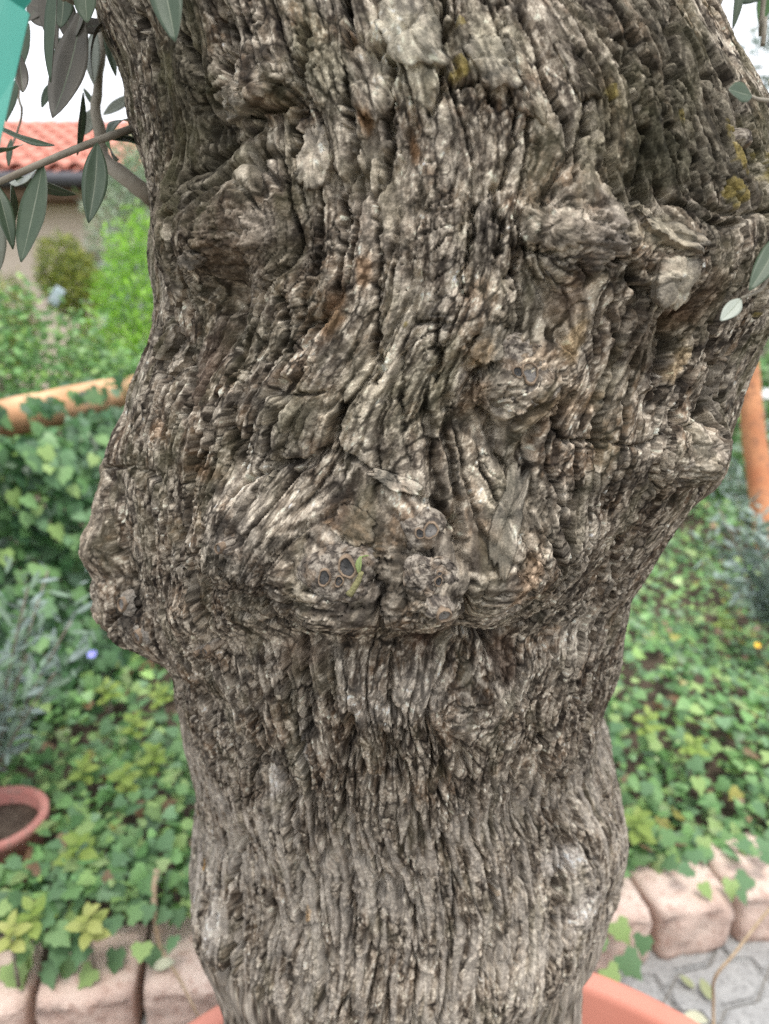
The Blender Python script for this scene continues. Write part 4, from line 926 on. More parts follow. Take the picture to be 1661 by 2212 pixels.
r = empty("flower", (wf.x, wf.y, wf.z - 0.3)); tag(r, "white blossom on a thin stem just past the leaning orange post", "flower")
link("stem", tube([(wf.x, wf.y, wf.z - 0.3), tuple(wf)], [0.003, 0.002], 5), WOOD, r)
pt = bpy.data.meshes.new("petal"); pt.from_pydata([(x, y, 0.15 * y) for x, y in OVAL2D], [], [tuple(range(8))]); pt.materials.append(wfm)
for k in range(6):
    a = k * math.pi / 3; place_leaf(pt, r, wf, (0.2 * math.cos(a), -1, 0.2 + 0.2 * math.sin(a)), (math.cos(a), 0, math.sin(a)), 0.03, "petal")
# pale slanted board glimpsed between the shrubs
pb_ = at_y(122, 640, 4.6); bm = bmesh.new(); box(bm, (0, 0, 0), (0.06, 0.02, 0.11), 0, 0.004)
pbm = noise_mat("pale_board", (0.36, 0.46, 0.50), (0.50, 0.57, 0.60), 14, 0.6, 0.1)
o = link("garden_board", bm_mesh("garden_board", bm), pbm); o.location = pb_; o.rotation_euler = (0.2, 0.6, 0.3)
tag(o, "pale blue and white slanted board glimpsed between leafy shrub and clipped conifer", "board")

# ------------------------------------------------------------------ the house
house = empty("house", (-5.2, 9.0, 0)); tag(house, "beige rendered house with red tiled roof and dark gutter", "house")
wallm = noise_mat("house_render", (0.70, 0.58, 0.47), (0.74, 0.62, 0.51), 4, 0.9, 0.2, 60)
brown_m = noise_mat("eave_wood", (0.13, 0.08, 0.05), (0.18, 0.115, 0.075), 8, 0.8, 0.2)
gut_m = noise_mat("gutter_metal", (0.065, 0.065, 0.075), (0.085, 0.085, 0.095), 8, 0.5, 0.1)
HX0, HX1, HY, EZ = -9.5, -2.25, 9.0, 2.83
def hbox(name, c, size, mat, parent=house, bev=0.0):
    bm = bmesh.new(); box(bm, c, size, 0, bev); return link(name, bm_mesh(name, bm), mat, parent, False)
hbox("wall", ((HX0 + HX1) / 2, HY + 2.6, 1.42), (HX1 - HX0, 5.2, 2.9), wallm)
hbox("soffit", ((HX0 + HX1) / 2, HY - 0.24, EZ - 0.20), (HX1 - HX0 + 0.5, 0.50, 0.10), brown_m)
hbox("lintel_band", (-2.95, HY - 0.03, 2.02), (1.5, 0.08, 0.10), brown_m)
roof_m = noise_mat("roof_tile", (0.48, 0.19, 0.14), (0.58, 0.27, 0.21), 3, 0.8, 0.3, 30)
roof = hbox("roof", ((HX0 + HX1) / 2, HY + 2.0, EZ - 0.02), (HX1 - HX0 + 0.4, 4.2, 0.10), brown_m)
# tiles: rows of half round tiles up the slope
SL = math.radians(22); TW, TL = 0.21, 0.34
def tile_mesh():
    V, F = [], []; seg = 7
    for j, (y, r, dz) in enumerate(((0, 1.0, 0.02), (TL * 1.12, 0.86, 0.0))):
        for k in range(seg + 1):
            a = math.pi * k / seg; V.append((-math.cos(a) * TW * 0.46 * r, y, math.sin(a) * 0.075 * r + dz))
        for k in range(seg + 1):
            a = math.pi * k / seg; V.append((-math.cos(a) * TW * 0.40 * r, y, math.sin(a) * 0.06 * r + dz - 0.004))
    m = 2 * (seg + 1)
    for k in range(seg):
        F.append((k, k + 1, m + k + 1, m + k)); F.append((k + 1, k, seg + 1 + k, seg + 2 + k))
    me = bpy.data.meshes.new("tile"); me.from_pydata(V, [], F); me.update(); me.materials.append(roof_m)
    return me
tm = tile_mesh(); Mrot = Matrix.Rotation(SL, 4, 'X'); nt_ = 0
far_v, far_f = [], []
slab = bmesh.new()
v4 = [slab.verts.new(q) for q in ((HX0 - 0.2, HY - 0.45, EZ), (HX1 + 0.2, HY - 0.45, EZ), (HX1 + 0.2 - 1.2, HY + 2.4, EZ + 2.85 * math.tan(SL)), (HX0 - 0.2, HY + 2.4, EZ + 2.85 * math.tan(SL)),
                                  (HX1 + 0.2, HY + 5.3, EZ), (HX0 - 0.2, HY + 5.3, EZ))]
slab.faces.new(v4[:4]); slab.faces.new((v4[1], v4[4], v4[2])); slab.faces.new((v4[3], v4[2], v4[4], v4[5]))
link("roof_deck", bm_mesh("roof_deck", slab), roof_m, roof, False)
for i in range(8):
    for j in range(45):
        x = HX1 + 0.12 - (j + 0.5) * TW; s = i * TL
        y = HY - 0.52 + s * math.cos(SL); z = EZ + 0.015 + s * math.sin(SL)
        if x > HX1 + 0.2 - 1.2 * (y - HY + 0.45) / 2.85 - 0.05: continue
        if nt_ < 290 and j < 37:
            o = bpy.data.objects.new("tile", tm); C.objects.link(o); o.parent = roof; o.matrix_parent_inverse = Matrix.Identity(4)
            o.matrix_basis = Matrix.Translation((x, y, z + random.uniform(-.004, .004))) @ Mrot
            nt_ += 1
pth = [(HX0 - 0.2 + (HX1 - HX0 + 0.4) * i / 10, HY - 0.56, EZ - 0.07) for i in range(11)]
link("gutter", tube(pth, [0.075] * 11, 12), gut_m, house)
win = hbox("window", (-2.85, HY - 0.02, 1.62), (1.0, 0.06, 0.72), noise_mat("window_frame", (0.55, 0.55, 0.52), (0.62, 0.62, 0.6), 8, 0.6, 0.1))
glm, nt, b = mat_new("window_glass", 0.08, 0.5); b.inputs["Base Color"].default_value = (0.22, 0.34, 0.32, 1)
bm = bmesh.new(); box(bm, (-3.09, HY - 0.055, 1.62), (0.43, 0.012, 0.62)); link("pane", bm_mesh("pane", bm), glm, win, False)
bm = bmesh.new(); box(bm, (-2.61, HY - 0.055, 1.62), (0.43, 0.012, 0.62)); link("pane", bm_mesh("pane", bm), glm, win, False)

# ------------------------------------------------------------------ the olive's limbs, crown, hanging shoots
olive_top, nt_a, b_a = mat_new("olive_leaf_upper", 0.5, 0.4)
def olive_mat(name, c1, c2, tr):
    return leaf_mat(name, c1, c2, 0.5, tr, 0.4)
OT = olive_mat("olive_leaf_top", (0.040, 0.066, 0.038), (0.066, 0.094, 0.054), 0.10)
OU = olive_mat("olive_leaf_underside", (0.25, 0.27, 0.22), (0.33, 0.36, 0.31), 0.10)
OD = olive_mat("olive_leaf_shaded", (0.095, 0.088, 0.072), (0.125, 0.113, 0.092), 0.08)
OVN = noise_mat("olive_leaf_vein", (0.13, 0.15, 0.105), (0.17, 0.19, 0.14), 100, 0.6, 0)
def olive_leaf(base, tip, width, face, parent, top=OT, under=OU, bend=0.10, fold=0.10, broad=0.55, seed=0):
    """a solid leaf: upper and lower skin 0.35 mm apart, folded along the midrib; face = direction of the upper side"""
    B, T = Vector(base), Vector(tip); d = T - B; L = d.length; d.normalize()
    f = Vector(face); f = (f - d * f.dot(d)).normalized(); s = d.cross(f)
    rr = random.Random(seed); nu, nv = 15, 8; V = []; QS = (-1, -0.66, -0.33, -0.045, 0.045, 0.33, 0.66, 1)
    wave = rr.uniform(-1, 1)
    for lay in (0, 1):
        for i in range(nu):
            t = i / (nu - 1)
            w = width * 0.5 * (math.sin(math.pi * t ** (0.75 + 0.5 * broad)) ** 0.85) * (1 - 0.12 * t) + 0.0004
            if t < 0.06: w = min(w, 0.0009)
            c = B + d * (L * t) + f * (bend * L * 4 * t * (1 - t)) + s * (wave * 0.03 * L * math.sin(math.pi * t))
            for j in range(nv):
                q = QS[j]
                V.append(c + s * (w * q) + f * (-fold * w * (1 - abs(q)) * 1.3 + 0.04 * w * math.sin(t * 14 + q * 3) * abs(q)) - f * (0.00035 * lay))
    F, mi = [], []
    for lay in (0, 1):
        o0 = lay * nu * nv
        for i in range(nu - 1):
            for j in range(nv - 1):
                a = o0 + i * nv + j; qd = (a, a + 1, a + nv + 1, a + nv)
                F.append(qd if lay == 0 else qd[::-1]); mi.append(2 if j == 3 else lay)
    o1 = nu * nv
    ring = [i * nv for i in range(nu)] + [(nu - 1) * nv + j for j in range(1, nv)] + [i * nv + nv - 1 for i in range(nu - 2, -1, -1)] + [j for j in range(nv - 2, 0, -1)]
    for k in range(len(ring)):
        a, b2 = ring[k], ring[(k + 1) % len(ring)]; F.append((a, b2, o1 + b2, o1 + a)); mi.append(1)
    me = bpy.data.meshes.new("leaf"); me.from_pydata([tuple(v) for v in V], [], F); me.update()
    me.materials.append(top); me.materials.append(under); me.materials.append(OVN); me.polygons.foreach_set("material_index", mi)
    lf = link("leaf", me, None, parent)
    return lf
def branch(pts, r0, r1, mat=WOOD, n=20, name="branch"):
    path = smooth_path(pts, n); k = len(path)
    return link(name, tube(path, [r0 + (r1 - r0) * i / (k - 1) for i in range(k)], 9, True, 0.12, int(r0 * 1e5)), mat, tree)
limb_m = noise_mat("limb_bark", (0.12, 0.10, 0.08), (0.24, 0.215, 0.175), 25, 0.95, 1.0, 90, (0.06, 0.05, 0.045), 0.01)
branch([(0.0, 0.60, 1.62), (0.02, 0.62, 1.95), (0.10, 0.75, 2.4), (0.12, 0.9, 2.9)], 0.165, 0.05, limb_m, 24, "limb")
branch([(-0.12, 0.62, 1.68), (-0.26, 0.72, 2.0), (-0.55, 0.7, 2.35), (-0.7, 0.75, 2.7)], 0.125, 0.04, limb_m, 24, "limb")
branch([(0.10, 0.64, 1.68), (0.26, 0.74, 2.0), (0.62, 0.66, 2.3), (0.75, 0.7, 2.7)], 0.125, 0.04, limb_m, 24, "limb")
rg = np.random.default_rng(77)
n = 7000
ctrs = np.array([(0.1, 0.85, 2.75), (-0.6, 0.7, 2.55), (0.65, 0.7, 2.55), (0.0, 0.35, 2.45), (-0.15, 1.2, 2.6), (0.45, 1.2, 2.6)])
cpos = ctrs[rg.integers(0, len(ctrs), n)] + rg.normal(size=(n, 3)) * np.array((0.26, 0.26, 0.22))
cpos = cpos[cpos[:, 2] > 2.05]; n = len(cpos)
cr = leaf_cloud("crown", cpos, rg.normal(size=(n, 3)) + np.array((0, 0, 0.5)), 0.05 + 0.02 * rg.random(n), LANCE2D, palette(n, [(0.07, 0.10, 0.065), (0.09, 0.12, 0.08), (0.22, 0.24, 0.19)], rg), rg, rg.normal(size=(n, 3)) + np.array((0, 0, -0.6)))
link("crown", cr, FOL, tree, False)["kind"] = "stuff"

def L3(X, Y, d): return at_depth(X, Y, d)
DL = 0.47
# shoot that crosses the left edge and carries the two big hanging leaves
b1 = branch([L3(-60, 415, DL), L3(0, 392, DL), (L3(100, 348, DL)), L3(215, 302, DL + 0.02), L3(300, 275, DL + 0.05), L3(380, 262, DL + 0.09)], 0.0017, 0.0030, WOOD)
TOWARD = Vector((0, -1, 0.15))
olive_leaf(L3(210, 308, DL), L3(191, 481, DL - 0.01), 0.0155, TOWARD + Vector((0.3, 0, 0)), b1, OT, OU, 0.03, 0.22, 0.5, 1)
olive_leaf(L3(92, 352, DL), L3(45, 566, DL - 0.01), 0.0200, TOWARD + Vector((-0.2, 0, 0)), b1, OT, OU, -0.03, 0.10, 0.5, 2)
olive_leaf(L3(92, 352, DL), L3(22, 395, DL + 0.05), 0.016, Vector((0.1, 0.7, -0.6)), b1, OT, OU, 0.05, 0.1, 0.5, 3)
olive_leaf(L3(22, 380, DL + 0.04), L3(164, 421, DL + 0.06), 0.0130, Vector((0, -0.5, -0.8)), b1, OT, OU, 0.05, 0.1, 0.5, 4)
olive_leaf(L3(-8, 398, DL), L3(28, 538, DL), 0.0105, TOWARD + Vector((0.8, 0, 0)), b1, OT, OU, 0.10, 0.2, 0.5, 5)
olive_leaf(L3(25, 400, DL), L3(10, 505, DL + 0.04), 0.008, Vector((1, -0.6, 0)), b1, OT, OU, 0.10, 0.2, 0.5, 6)
olive_leaf(L3(-15, 440, DL + 0.02), L3(-2, 585, DL + 0.04), 0.014, Vector((0.2, -1, 0)), b1, OU, OU, 0.05, 0.1, 0.5, 61)
olive_leaf(L3(232, 298, DL + 0.03), L3(300, 270, DL + 0.07), 0.011, Vector((0, 0.4, 1)), b1, OT, OU, 0.15, 0.1, 0.5, 7)
olive_leaf(L3(233, 300, DL + 0.03), L3(315, 318, DL + 0.06), 0.014, Vector((0, -0.8, 0.5)), b1, OT, OU, 0.10, 0.1, 0.6, 8)
olive_leaf(L3(235, 303, DL + 0.03), L3(256, 345, DL + 0.05), 0.011, Vector((-0.3, -0.8, 0.2)), b1, ivy_mats[0], OU, 0.15, 0.2, 0.6, 9)
# shoots hanging from above the frame
b2 = branch([(-0.33, 0.74, 2.10), (-0.30, 0.60, 1.80), L3(150, -170, DL + 0.02), L3(140, -80, DL + 0.01), L3(140, -10, DL), L3(176, 10, DL + 0.02)], 0.0024, 0.0016, WOOD)
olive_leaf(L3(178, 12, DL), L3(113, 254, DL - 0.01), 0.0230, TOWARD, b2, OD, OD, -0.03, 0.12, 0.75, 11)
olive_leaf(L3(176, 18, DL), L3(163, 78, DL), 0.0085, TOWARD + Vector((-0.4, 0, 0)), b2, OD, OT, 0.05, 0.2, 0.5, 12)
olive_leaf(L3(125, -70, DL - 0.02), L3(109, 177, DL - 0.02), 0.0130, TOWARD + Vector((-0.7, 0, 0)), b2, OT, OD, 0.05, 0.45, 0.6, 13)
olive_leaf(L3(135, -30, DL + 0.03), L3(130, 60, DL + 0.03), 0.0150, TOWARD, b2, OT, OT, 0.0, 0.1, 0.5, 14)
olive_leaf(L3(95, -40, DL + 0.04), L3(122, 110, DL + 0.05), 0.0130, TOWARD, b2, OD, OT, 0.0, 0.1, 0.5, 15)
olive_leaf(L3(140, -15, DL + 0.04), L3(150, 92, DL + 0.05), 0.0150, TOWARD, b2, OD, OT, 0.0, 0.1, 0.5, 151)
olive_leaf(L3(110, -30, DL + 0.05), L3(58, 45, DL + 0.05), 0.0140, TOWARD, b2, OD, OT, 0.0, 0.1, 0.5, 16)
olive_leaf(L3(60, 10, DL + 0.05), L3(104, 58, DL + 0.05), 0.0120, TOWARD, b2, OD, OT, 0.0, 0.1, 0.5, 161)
olive_leaf(L3(130, 80, DL + 0.08), L3(108, 236, DL + 0.08), 0.0090, TOWARD, b2, OT, OU, 0.05, 0.1, 0.5, 162)
olive_leaf(L3(116, 175, DL + 0.10), L3(90, 232, DL + 0.10), 0.0070, TOWARD, b2, OT, OU, 0.05, 0.1, 0.5, 163)
b3 = branch([(-0.30, 0.73, 2.05), (-0.22, 0.55, 1.78), L3(250, -150, DL - 0.02), L3(215, -60, DL - 0.02), L3(190, -30, DL - 0.02), L3(135, -2, DL - 0.01)], 0.0022, 0.0016, WOOD)
olive_leaf(L3(182, -38, DL - 0.04), L3(188, 49, DL - 0.04), 0.0130, TOWARD + Vector((0, 0, 0.2)), b3, OT, OU, 0.05, 0.15, 0.5, 17)
olive_leaf(L3(330, -110, 0.36), L3(378, 90, 0.352), 0.0165, TOWARD, b3, OT, OU, 0.03, 0.18, 0.55, 18)
olive_leaf(L3(232, 40, DL + 0.02), L3(201, 170, DL + 0.01), 0.0100, Vector((-0.9, -0.7, 0.1)), b3, OU, OD, 0.14, 0.3, 0.6, 19)
olive_leaf(L3(232, 30, DL + 0.05), L3(250, 164, DL + 0.06), 0.0080, TOWARD, b3, OT, OD, 0.05, 0.3, 0.6, 191)
olive_leaf(L3(150, 55, DL + 0.06), L3(235, 52, DL + 0.07), 0.0120, TOWARD, b3, OD, OT, -0.05, 0.1, 0.6, 192)
b4 = branch([(-0.36, 0.75, 2.13), (-0.36, 0.65, 1.85), L3(30, -120, DL + 0.1), L3(60, 0, DL + 0.1), L3(40, 190, DL + 0.1), L3(47, 235, DL + 0.1), L3(42, 270, DL + 0.12), L3(20, 330, DL + 0.12)], 0.0012, 0.0008, WOOD)
olive_leaf(L3(62, 50, DL + 0.08), L3(44, 155, DL + 0.08), 0.0110, TOWARD, b4, OT, OU, 0.05, 0.1, 0.6, 20)
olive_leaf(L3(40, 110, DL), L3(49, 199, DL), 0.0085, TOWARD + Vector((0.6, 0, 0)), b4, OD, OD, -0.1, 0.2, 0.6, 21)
olive_leaf(L3(38, 170, DL + 0.08), L3(12, 262, DL + 0.08), 0.0110, TOWARD, b4, OT, OU, 0.05, 0.1, 0.6, 22)
olive_leaf(L3(-25, 262, DL - 0.02), L3(118, 313, DL + 0.02), 0.0130, Vector((0.1, -0.7, 0.7)), b4, OT, OU, -0.05, 0.12, 0.5, 23)
olive_leaf(L3(-20, 322, DL), L3(50, 312, DL + 0.03), 0.0110, Vector((0, -0.7, -0.6)), b4, OT, OU, 0.05, 0.1, 0.5, 24)
olive_leaf(L3(24, 300, DL + 0.1), L3(18, 358, DL + 0.1), 0.0045, TOWARD, b4, OT, OU, 0.05, 0.1, 0.5, 25)
b5 = branch([(-0.28, 0.72, 2.02), L3(205, -60, DL + 0.14), L3(212, 170, DL + 0.14), L3(206, 235, DL + 0.14), L3(217, 290, DL + 0.14), L3(222, 340, DL + 0.14), L3(260, 375, DL + 0.13), L3(330, 428, DL + 0.13)], 0.0022, 0.0075, WOOD, 30)
olive_leaf(L3(205, 60, DL + 0.13), L3(202, 182, DL + 0.13), 0.0130, TOWARD, b5, OU, OU, 0.05, 0.1, 0.6, 26)
olive_leaf(L3(180, 200, DL + 0.06), L3(167, 335, DL + 0.06), 0.0065, Vector((1, -0.4, 0)), b5, OT, OT, 0.05, 0.2, 0.6, 27)
olive_leaf(L3(208, 230, DL + 0.14), L3(180, 292, DL + 0.14), 0.0130, TOWARD, b5, OU, OU, 0.05, 0.1, 0.6, 28)
olive_leaf(L3(208, 235, DL + 0.14), L3(180, 190, DL + 0.14), 0.0040, TOWARD, b5, OT, OU, 0.05, 0.1, 0.6, 29)
olive_leaf(L3(222, 248, DL + 0.2), L3(290, 205, DL + 0.2), 0.0100, TOWARD, b5, OU, OU, 0.05, 0.1, 0.6, 291)
# right edge
b6 = branch([(0.20, 0.56, 1.36), L3(1720, 420, 0.40), L3(1690, 480, 0.375), L3(1668, 545, 0.36), L3(1650, 618, 0.355), L3(1600, 645, 0.355)], 0.0020, 0.0008, WOOD)
olive_leaf(L3(1685, 505, 0.36), L3(1619, 627, 0.35), 0.0105, TOWARD + Vector((-0.3, 0, 0.2)), b6, OT, OU, 0.05, 0.12, 0.5, 31)
olive_leaf(L3(1600, 645, 0.355), L3(1557, 692, 0.35), 0.0072, TOWARD + Vector((0, 0, 0.6)), b6, OU, OU, 0.05, 0.15, 0.5, 32)
olive_leaf(L3(1680, 265, 0.50), L3(1640, 290, 0.50), 0.0100, TOWARD, b6, OU, OU, 0.05, 0.15, 0.5, 33)
olive_leaf(L3(1705, 225, 0.47), L3(1660, 170, 0.47), 0.0100, TOWARD, b6, OU, OU, 0.05, 0.15, 0.5, 34)
b7 = branch([(0.20, 0.56, 1.46), L3(1760, 215, 0.40), L3(1690, 218, 0.38), L3(1640, 215, 0.365), L3(1622, 208, 0.362)], 0.0016, 0.0008, WOOD)
olive_leaf(L3(1624, 207, 0.36), L3(1575, 193, 0.355), 0.0110, TOWARD + Vector((0, 0, 0.3)), b7, OT, OU, 0.04, 0.12, 0.5, 35)
b8 = branch([(0.33, 0.74, 2.12), L3(1655, -60, 0.62), L3(1652, 40, 0.62), L3(1648, 92, 0.62), L3(1647, 97, 0.62)], 0.0022, 0.0018, WOOD)
olive_leaf(L3(1602, -60, 0.55), L3(1583, 62, 0.55), 0.0065, TOWARD, b8, OT, OT, 0.05, 0.1, 0.6, 36)
olive_leaf(L3(1560, -30, 0.60), L3(1650, -5, 0.60), 0.0200, TOWARD, b8, OT, OT, 0.05, 0.1, 0.6, 37)
olive_leaf(L3(1660, -40, 0.75), L3(1640, 55, 0.75), 0.0160, TOWARD, b8, ivy_mats[1], OU, 0.05, 0.1, 0.6, 38)

# ------------------------------------------------------------------ loose bark plates standing proud of the trunk
colS = ph[:len(ph_front)] * SREF
def samp(A, s, z):
    """bilinear sample of a trunk grid at chart coordinates"""
    ci = np.clip((s - colS[0]) / (dphi_f * SREF), 0, len(ph_front) - 1.001); c0 = ci.astype(int); fc = (ci - c0)[..., None]
    ri = np.clip(np.interp(z, Z, np.arange(nR)), 0, nR - 1.001); r0 = ri.astype(int); fr = (ri - r0)[..., None]
    return (A[r0, c0] * (1 - fc) + A[r0, c0 + 1] * fc) * (1 - fr) + (A[r0 + 1, c0] * (1 - fc) + A[r0 + 1, c0 + 1] * fc) * fr
TONES = {"pale": ((0.27, 0.25, 0.215), (0.45, 0.43, 0.375), (0.10, 0.085, 0.07)), "tan": ((0.19, 0.155, 0.12), (0.33, 0.285, 0.23), (0.075, 0.058, 0.045)),
         "grey": ((0.15, 0.14, 0.12), (0.30, 0.28, 0.24), (0.06, 0.055, 0.05)), "moss": ((0.13, 0.125, 0.085), (0.27, 0.265, 0.19), (0.05, 0.05, 0.035)), "rust": ((0.17, 0.10, 0.06), (0.30, 0.20, 0.13), (0.06, 0.04, 0.03))}
def bark_plate(X, Y, w, h, lift, tilt, tone, rot=0.0, seed=0):
    cs, czv, d = chart(X, Y); k = PXM * d; rr = np.random.default_rng(seed)
    nr_, ns = 13, 64
    aI = np.linspace(0, 2 * math.pi, ns, endpoint=False); tI = np.concatenate([np.linspace(0.02, 1, nr_ - 3), [1.0, 0.97, 0.9]])
    ca, sa = np.cos(aI), np.sin(aI)
    sq = 1 / (np.abs(ca) ** 3.2 + np.abs(sa) ** 3.2) ** (1 / 3.2)           # squarish outline
    o7 = seed * 7.7
    jagr = 1 + 0.22 * fbm(ca * 1.6 + o7, sa * 1.6, 41, 2) + 0.13 * fbm(ca * 6 + o7, sa * 6, 42, 3)
    T, A = np.meshgrid(tI, aI, indexing='ij')
    rx_ = (0.5 * w * k) * sq * jagr * ca; rz_ = (0.5 * h * k) * sq * jagr * sa
    lx3 = T * rx_[None]; lz3 = T * rz_[None]
    cr_, sr_ = math.cos(rot), math.sin(rot)
    ss = cs + (lx3 * cr_ - lz3 * sr_) / max(0.6, math.cos(cs / SREF)); zs = czv + lx3 * sr_ + lz3 * cr_
    base = samp(TRUNK_P, ss, zs); nn = samp(TRUNK_N, ss, zs)
    v = lz3 / (0.5 * h * k)
    gs, gz_ = lx3 + o7, lz3 + o7
    v1, v2, va, vb, _a, _b = voronoi(gs / 0.010, gz_ / 0.014, 60 + seed % 7)
    up_h = (0.5 * lift + tilt * 0.5 * (1 - v)) / 1000 + 0.0008 * fbm(gs / 0.006, gz_ / 0.016, 61, 3) + 0.0008 * perlin(gs / 0.0019, gz_ / 0.026, 62) + (va - 0.5) * 0.0006 - 0.0011 * (1 - sstep(0.05, 0.13, v2 - v1))
    up_h -= 0.0008 * sstep(0.8, 1.0, T)
    up_h += np.clip(samp(H[..., None], ss, zs)[..., 0], -0.0035, 0.003) * 0.7
    th = np.zeros_like(T); th[-2] = 0.0028; th[-1] = 0.0090
    P_ = base + nn * (up_h - th)[..., None]
    cl = samp(col, ss, zs)
    if tone == "pale": cl = mixv(cl, (0.36, 0.34, 0.295), np.full(T.shape, 0.15))
    f = grid_faces(nr_, ns, True)
    link("bark_plate", mesh_np("bark_plate", P_.reshape(-1, 3), f, np.clip(cl, 0.01, 0.65).reshape(-1, 3)), bark, tree)
PLATES = [(890, 70, 110, 170, 4, 4, "pale", 0), (885, 205, 85, 48, 4, 3, "pale", 0), (798, 185, 62, 150, 3, 3, "tan", 0), (682, 330, 56, 130, 5, 4, "pale", -0.15), (795, 345, 52, 150, 2, 1, "pale", 0), (868, 375, 56, 170, 2, 1, "pale", 0),
          (1062, 140, 86, 110, 4, 4, "pale", 0), (1035, 210, 60, 40, 4, 3, "tan", 0), (1122, 175, 46, 170, 3, 3, "tan", 0.1), (560, 185, 110, 60, 5, 4, "tan", 0.3), (515, 222, 80, 34, 5, 4, "pale", 0.5), (610, 90, 56, 130, 3, 2, "moss", 0.05),
          (466, 556, 50, 32, 9, 3, "pale", 0.5), (612, 645, 70, 120, 4, 3, "tan", -0.05), (1432, 605, 84, 100, 6, 6, "pale", -0.1), (1440, 500, 120, 44, 5, 4, "pale", -0.5), (1180, 480, 90, 90, 4, 3, "tan", 0), (1255, 590, 60, 60, 4, 3, "rust", 0),
          (1055, 735, 50, 80, 4, 3, "pale", 0), (1062, 620, 46, 110, 3, 2, "pale", 0.1), (732, 690, 38, 110, 3, 2, "tan", 0), (772, 500, 46, 120, 2, 2, "pale", 0), (885, 600, 56, 90, 3, 2, "pale", 0), (800, 870, 60, 110, 3, 3, "moss", 0),
          (1085, 1085, 46, 160, 3, 3, "pale", -0.2), (1058, 960, 56, 120, 3, 2, "pale", -0.2), (595, 1050, 110, 50, 3, 3, "moss", 0.4), (690, 1085, 56, 90, 4, 4, "tan", 0), (775, 1100, 80, 46, 4, 4, "tan", -0.3), (860, 1030, 90, 26, 4, 4, "pale", -0.3),
          (480, 1330, 60, 50, 3, 2, "pale", 0), (642, 1480, 40, 150, 2, 1, "tan", 0), (785, 1490, 46, 110, 3, 2, "pale", 0), (905, 1500, 50, 90, 3, 2, "pale", 0), (1105, 1500, 56, 80, 3, 2, "pale", 0), (1010, 1520, 60, 60, 4, 3, "grey", 0),
          (365, 470, 30, 90, 4, 2, "pale", 0), (410, 600, 40, 120, 4, 3, "tan", -0.3), (1285, 480, 70, 90, 2, 1, "grey", 0), (1075, 1250, 46, 110, 3, 3, "pale", -0.1), (965, 560, 46, 80, 3, 2, "tan", 0), (660, 900, 60, 60, 3, 2, "moss", 0.3), (700, 800, 46, 60, 3, 2, "pale", 0),
          (372, 735, 22, 70, 6, 4, "grey", -0.1), (400, 775, 24, 70, 6, 4, "grey", -0.1), (1240, 150, 46, 130, 3, 2, "tan", 0.1), (1180, 330, 50, 80, 3, 2, "grey", 0), (975, 400, 46, 90, 3, 2, "grey", 0), (520, 80, 44, 90, 3, 2, "moss", 0)]
for i, pl_ in enumerate(PLATES):
    if i in (0, 2, 3, 6, 8, 9, 10, 12, 14, 15, 16, 18, 24, 28, 29, 37, 43, 44, 45): bark_plate(*pl_, seed=i + 1)

# ------------------------------------------------------------------ pruned stubs on the burls
TF = TRUNK_P.reshape(-1, 3)
dd_ = TF[:, 1] * CP - (TF[:, 2] - CAM.z) * SP
TPX = (TF[:, 0] / dd_ * FPX + 384.5) * S; TPY = (512 - (TF[:, 1] * SP + (TF[:, 2] - CAM.z) * CP) / dd_ * FPX) * S
front = np.broadcast_to((np.abs(PHF) < 1.62)[None], (nR, nC)).reshape(-1)
def on_trunk(X, Y):
    """nearest surface point that shows at a place of the view, and its outward normal"""
    q = (TPX - X) ** 2 + (TPY - Y) ** 2 + np.where(front, 0, 1e9)
    near = np.where(q < max(q.min() * 1.5, 9.0))[0]
    k = near[np.argmin(dd_[near])]
    return Vector(P3.reshape(-1, 3)[k]), Vector(TRUNK_N.reshape(-1, 3)[k])
stub_skin = noise_mat("stub_bark", (0.24, 0.17, 0.115), (0.34, 0.26, 0.19), 120, 0.9, 1.0, 350, (0.12, 0.10, 0.085), 0.002)
stub_cut = noise_mat("old_cut_wood", (0.04, 0.039, 0.038), (0.085, 0.082, 0.08), 250, 0.9, 0.8, 500, None, 0.001)
grey_cut = noise_mat("grey_cut_wood", (0.15, 0.143, 0.135), (0.23, 0.215, 0.20), 200, 0.9, 0.8, 420, (0.15, 0.13, 0.12), 0.001)
callus = noise_mat("callus_ring", (0.13, 0.095, 0.068), (0.27, 0.20, 0.14), 200, 0.85, 0.6, 400, None, 0.001)
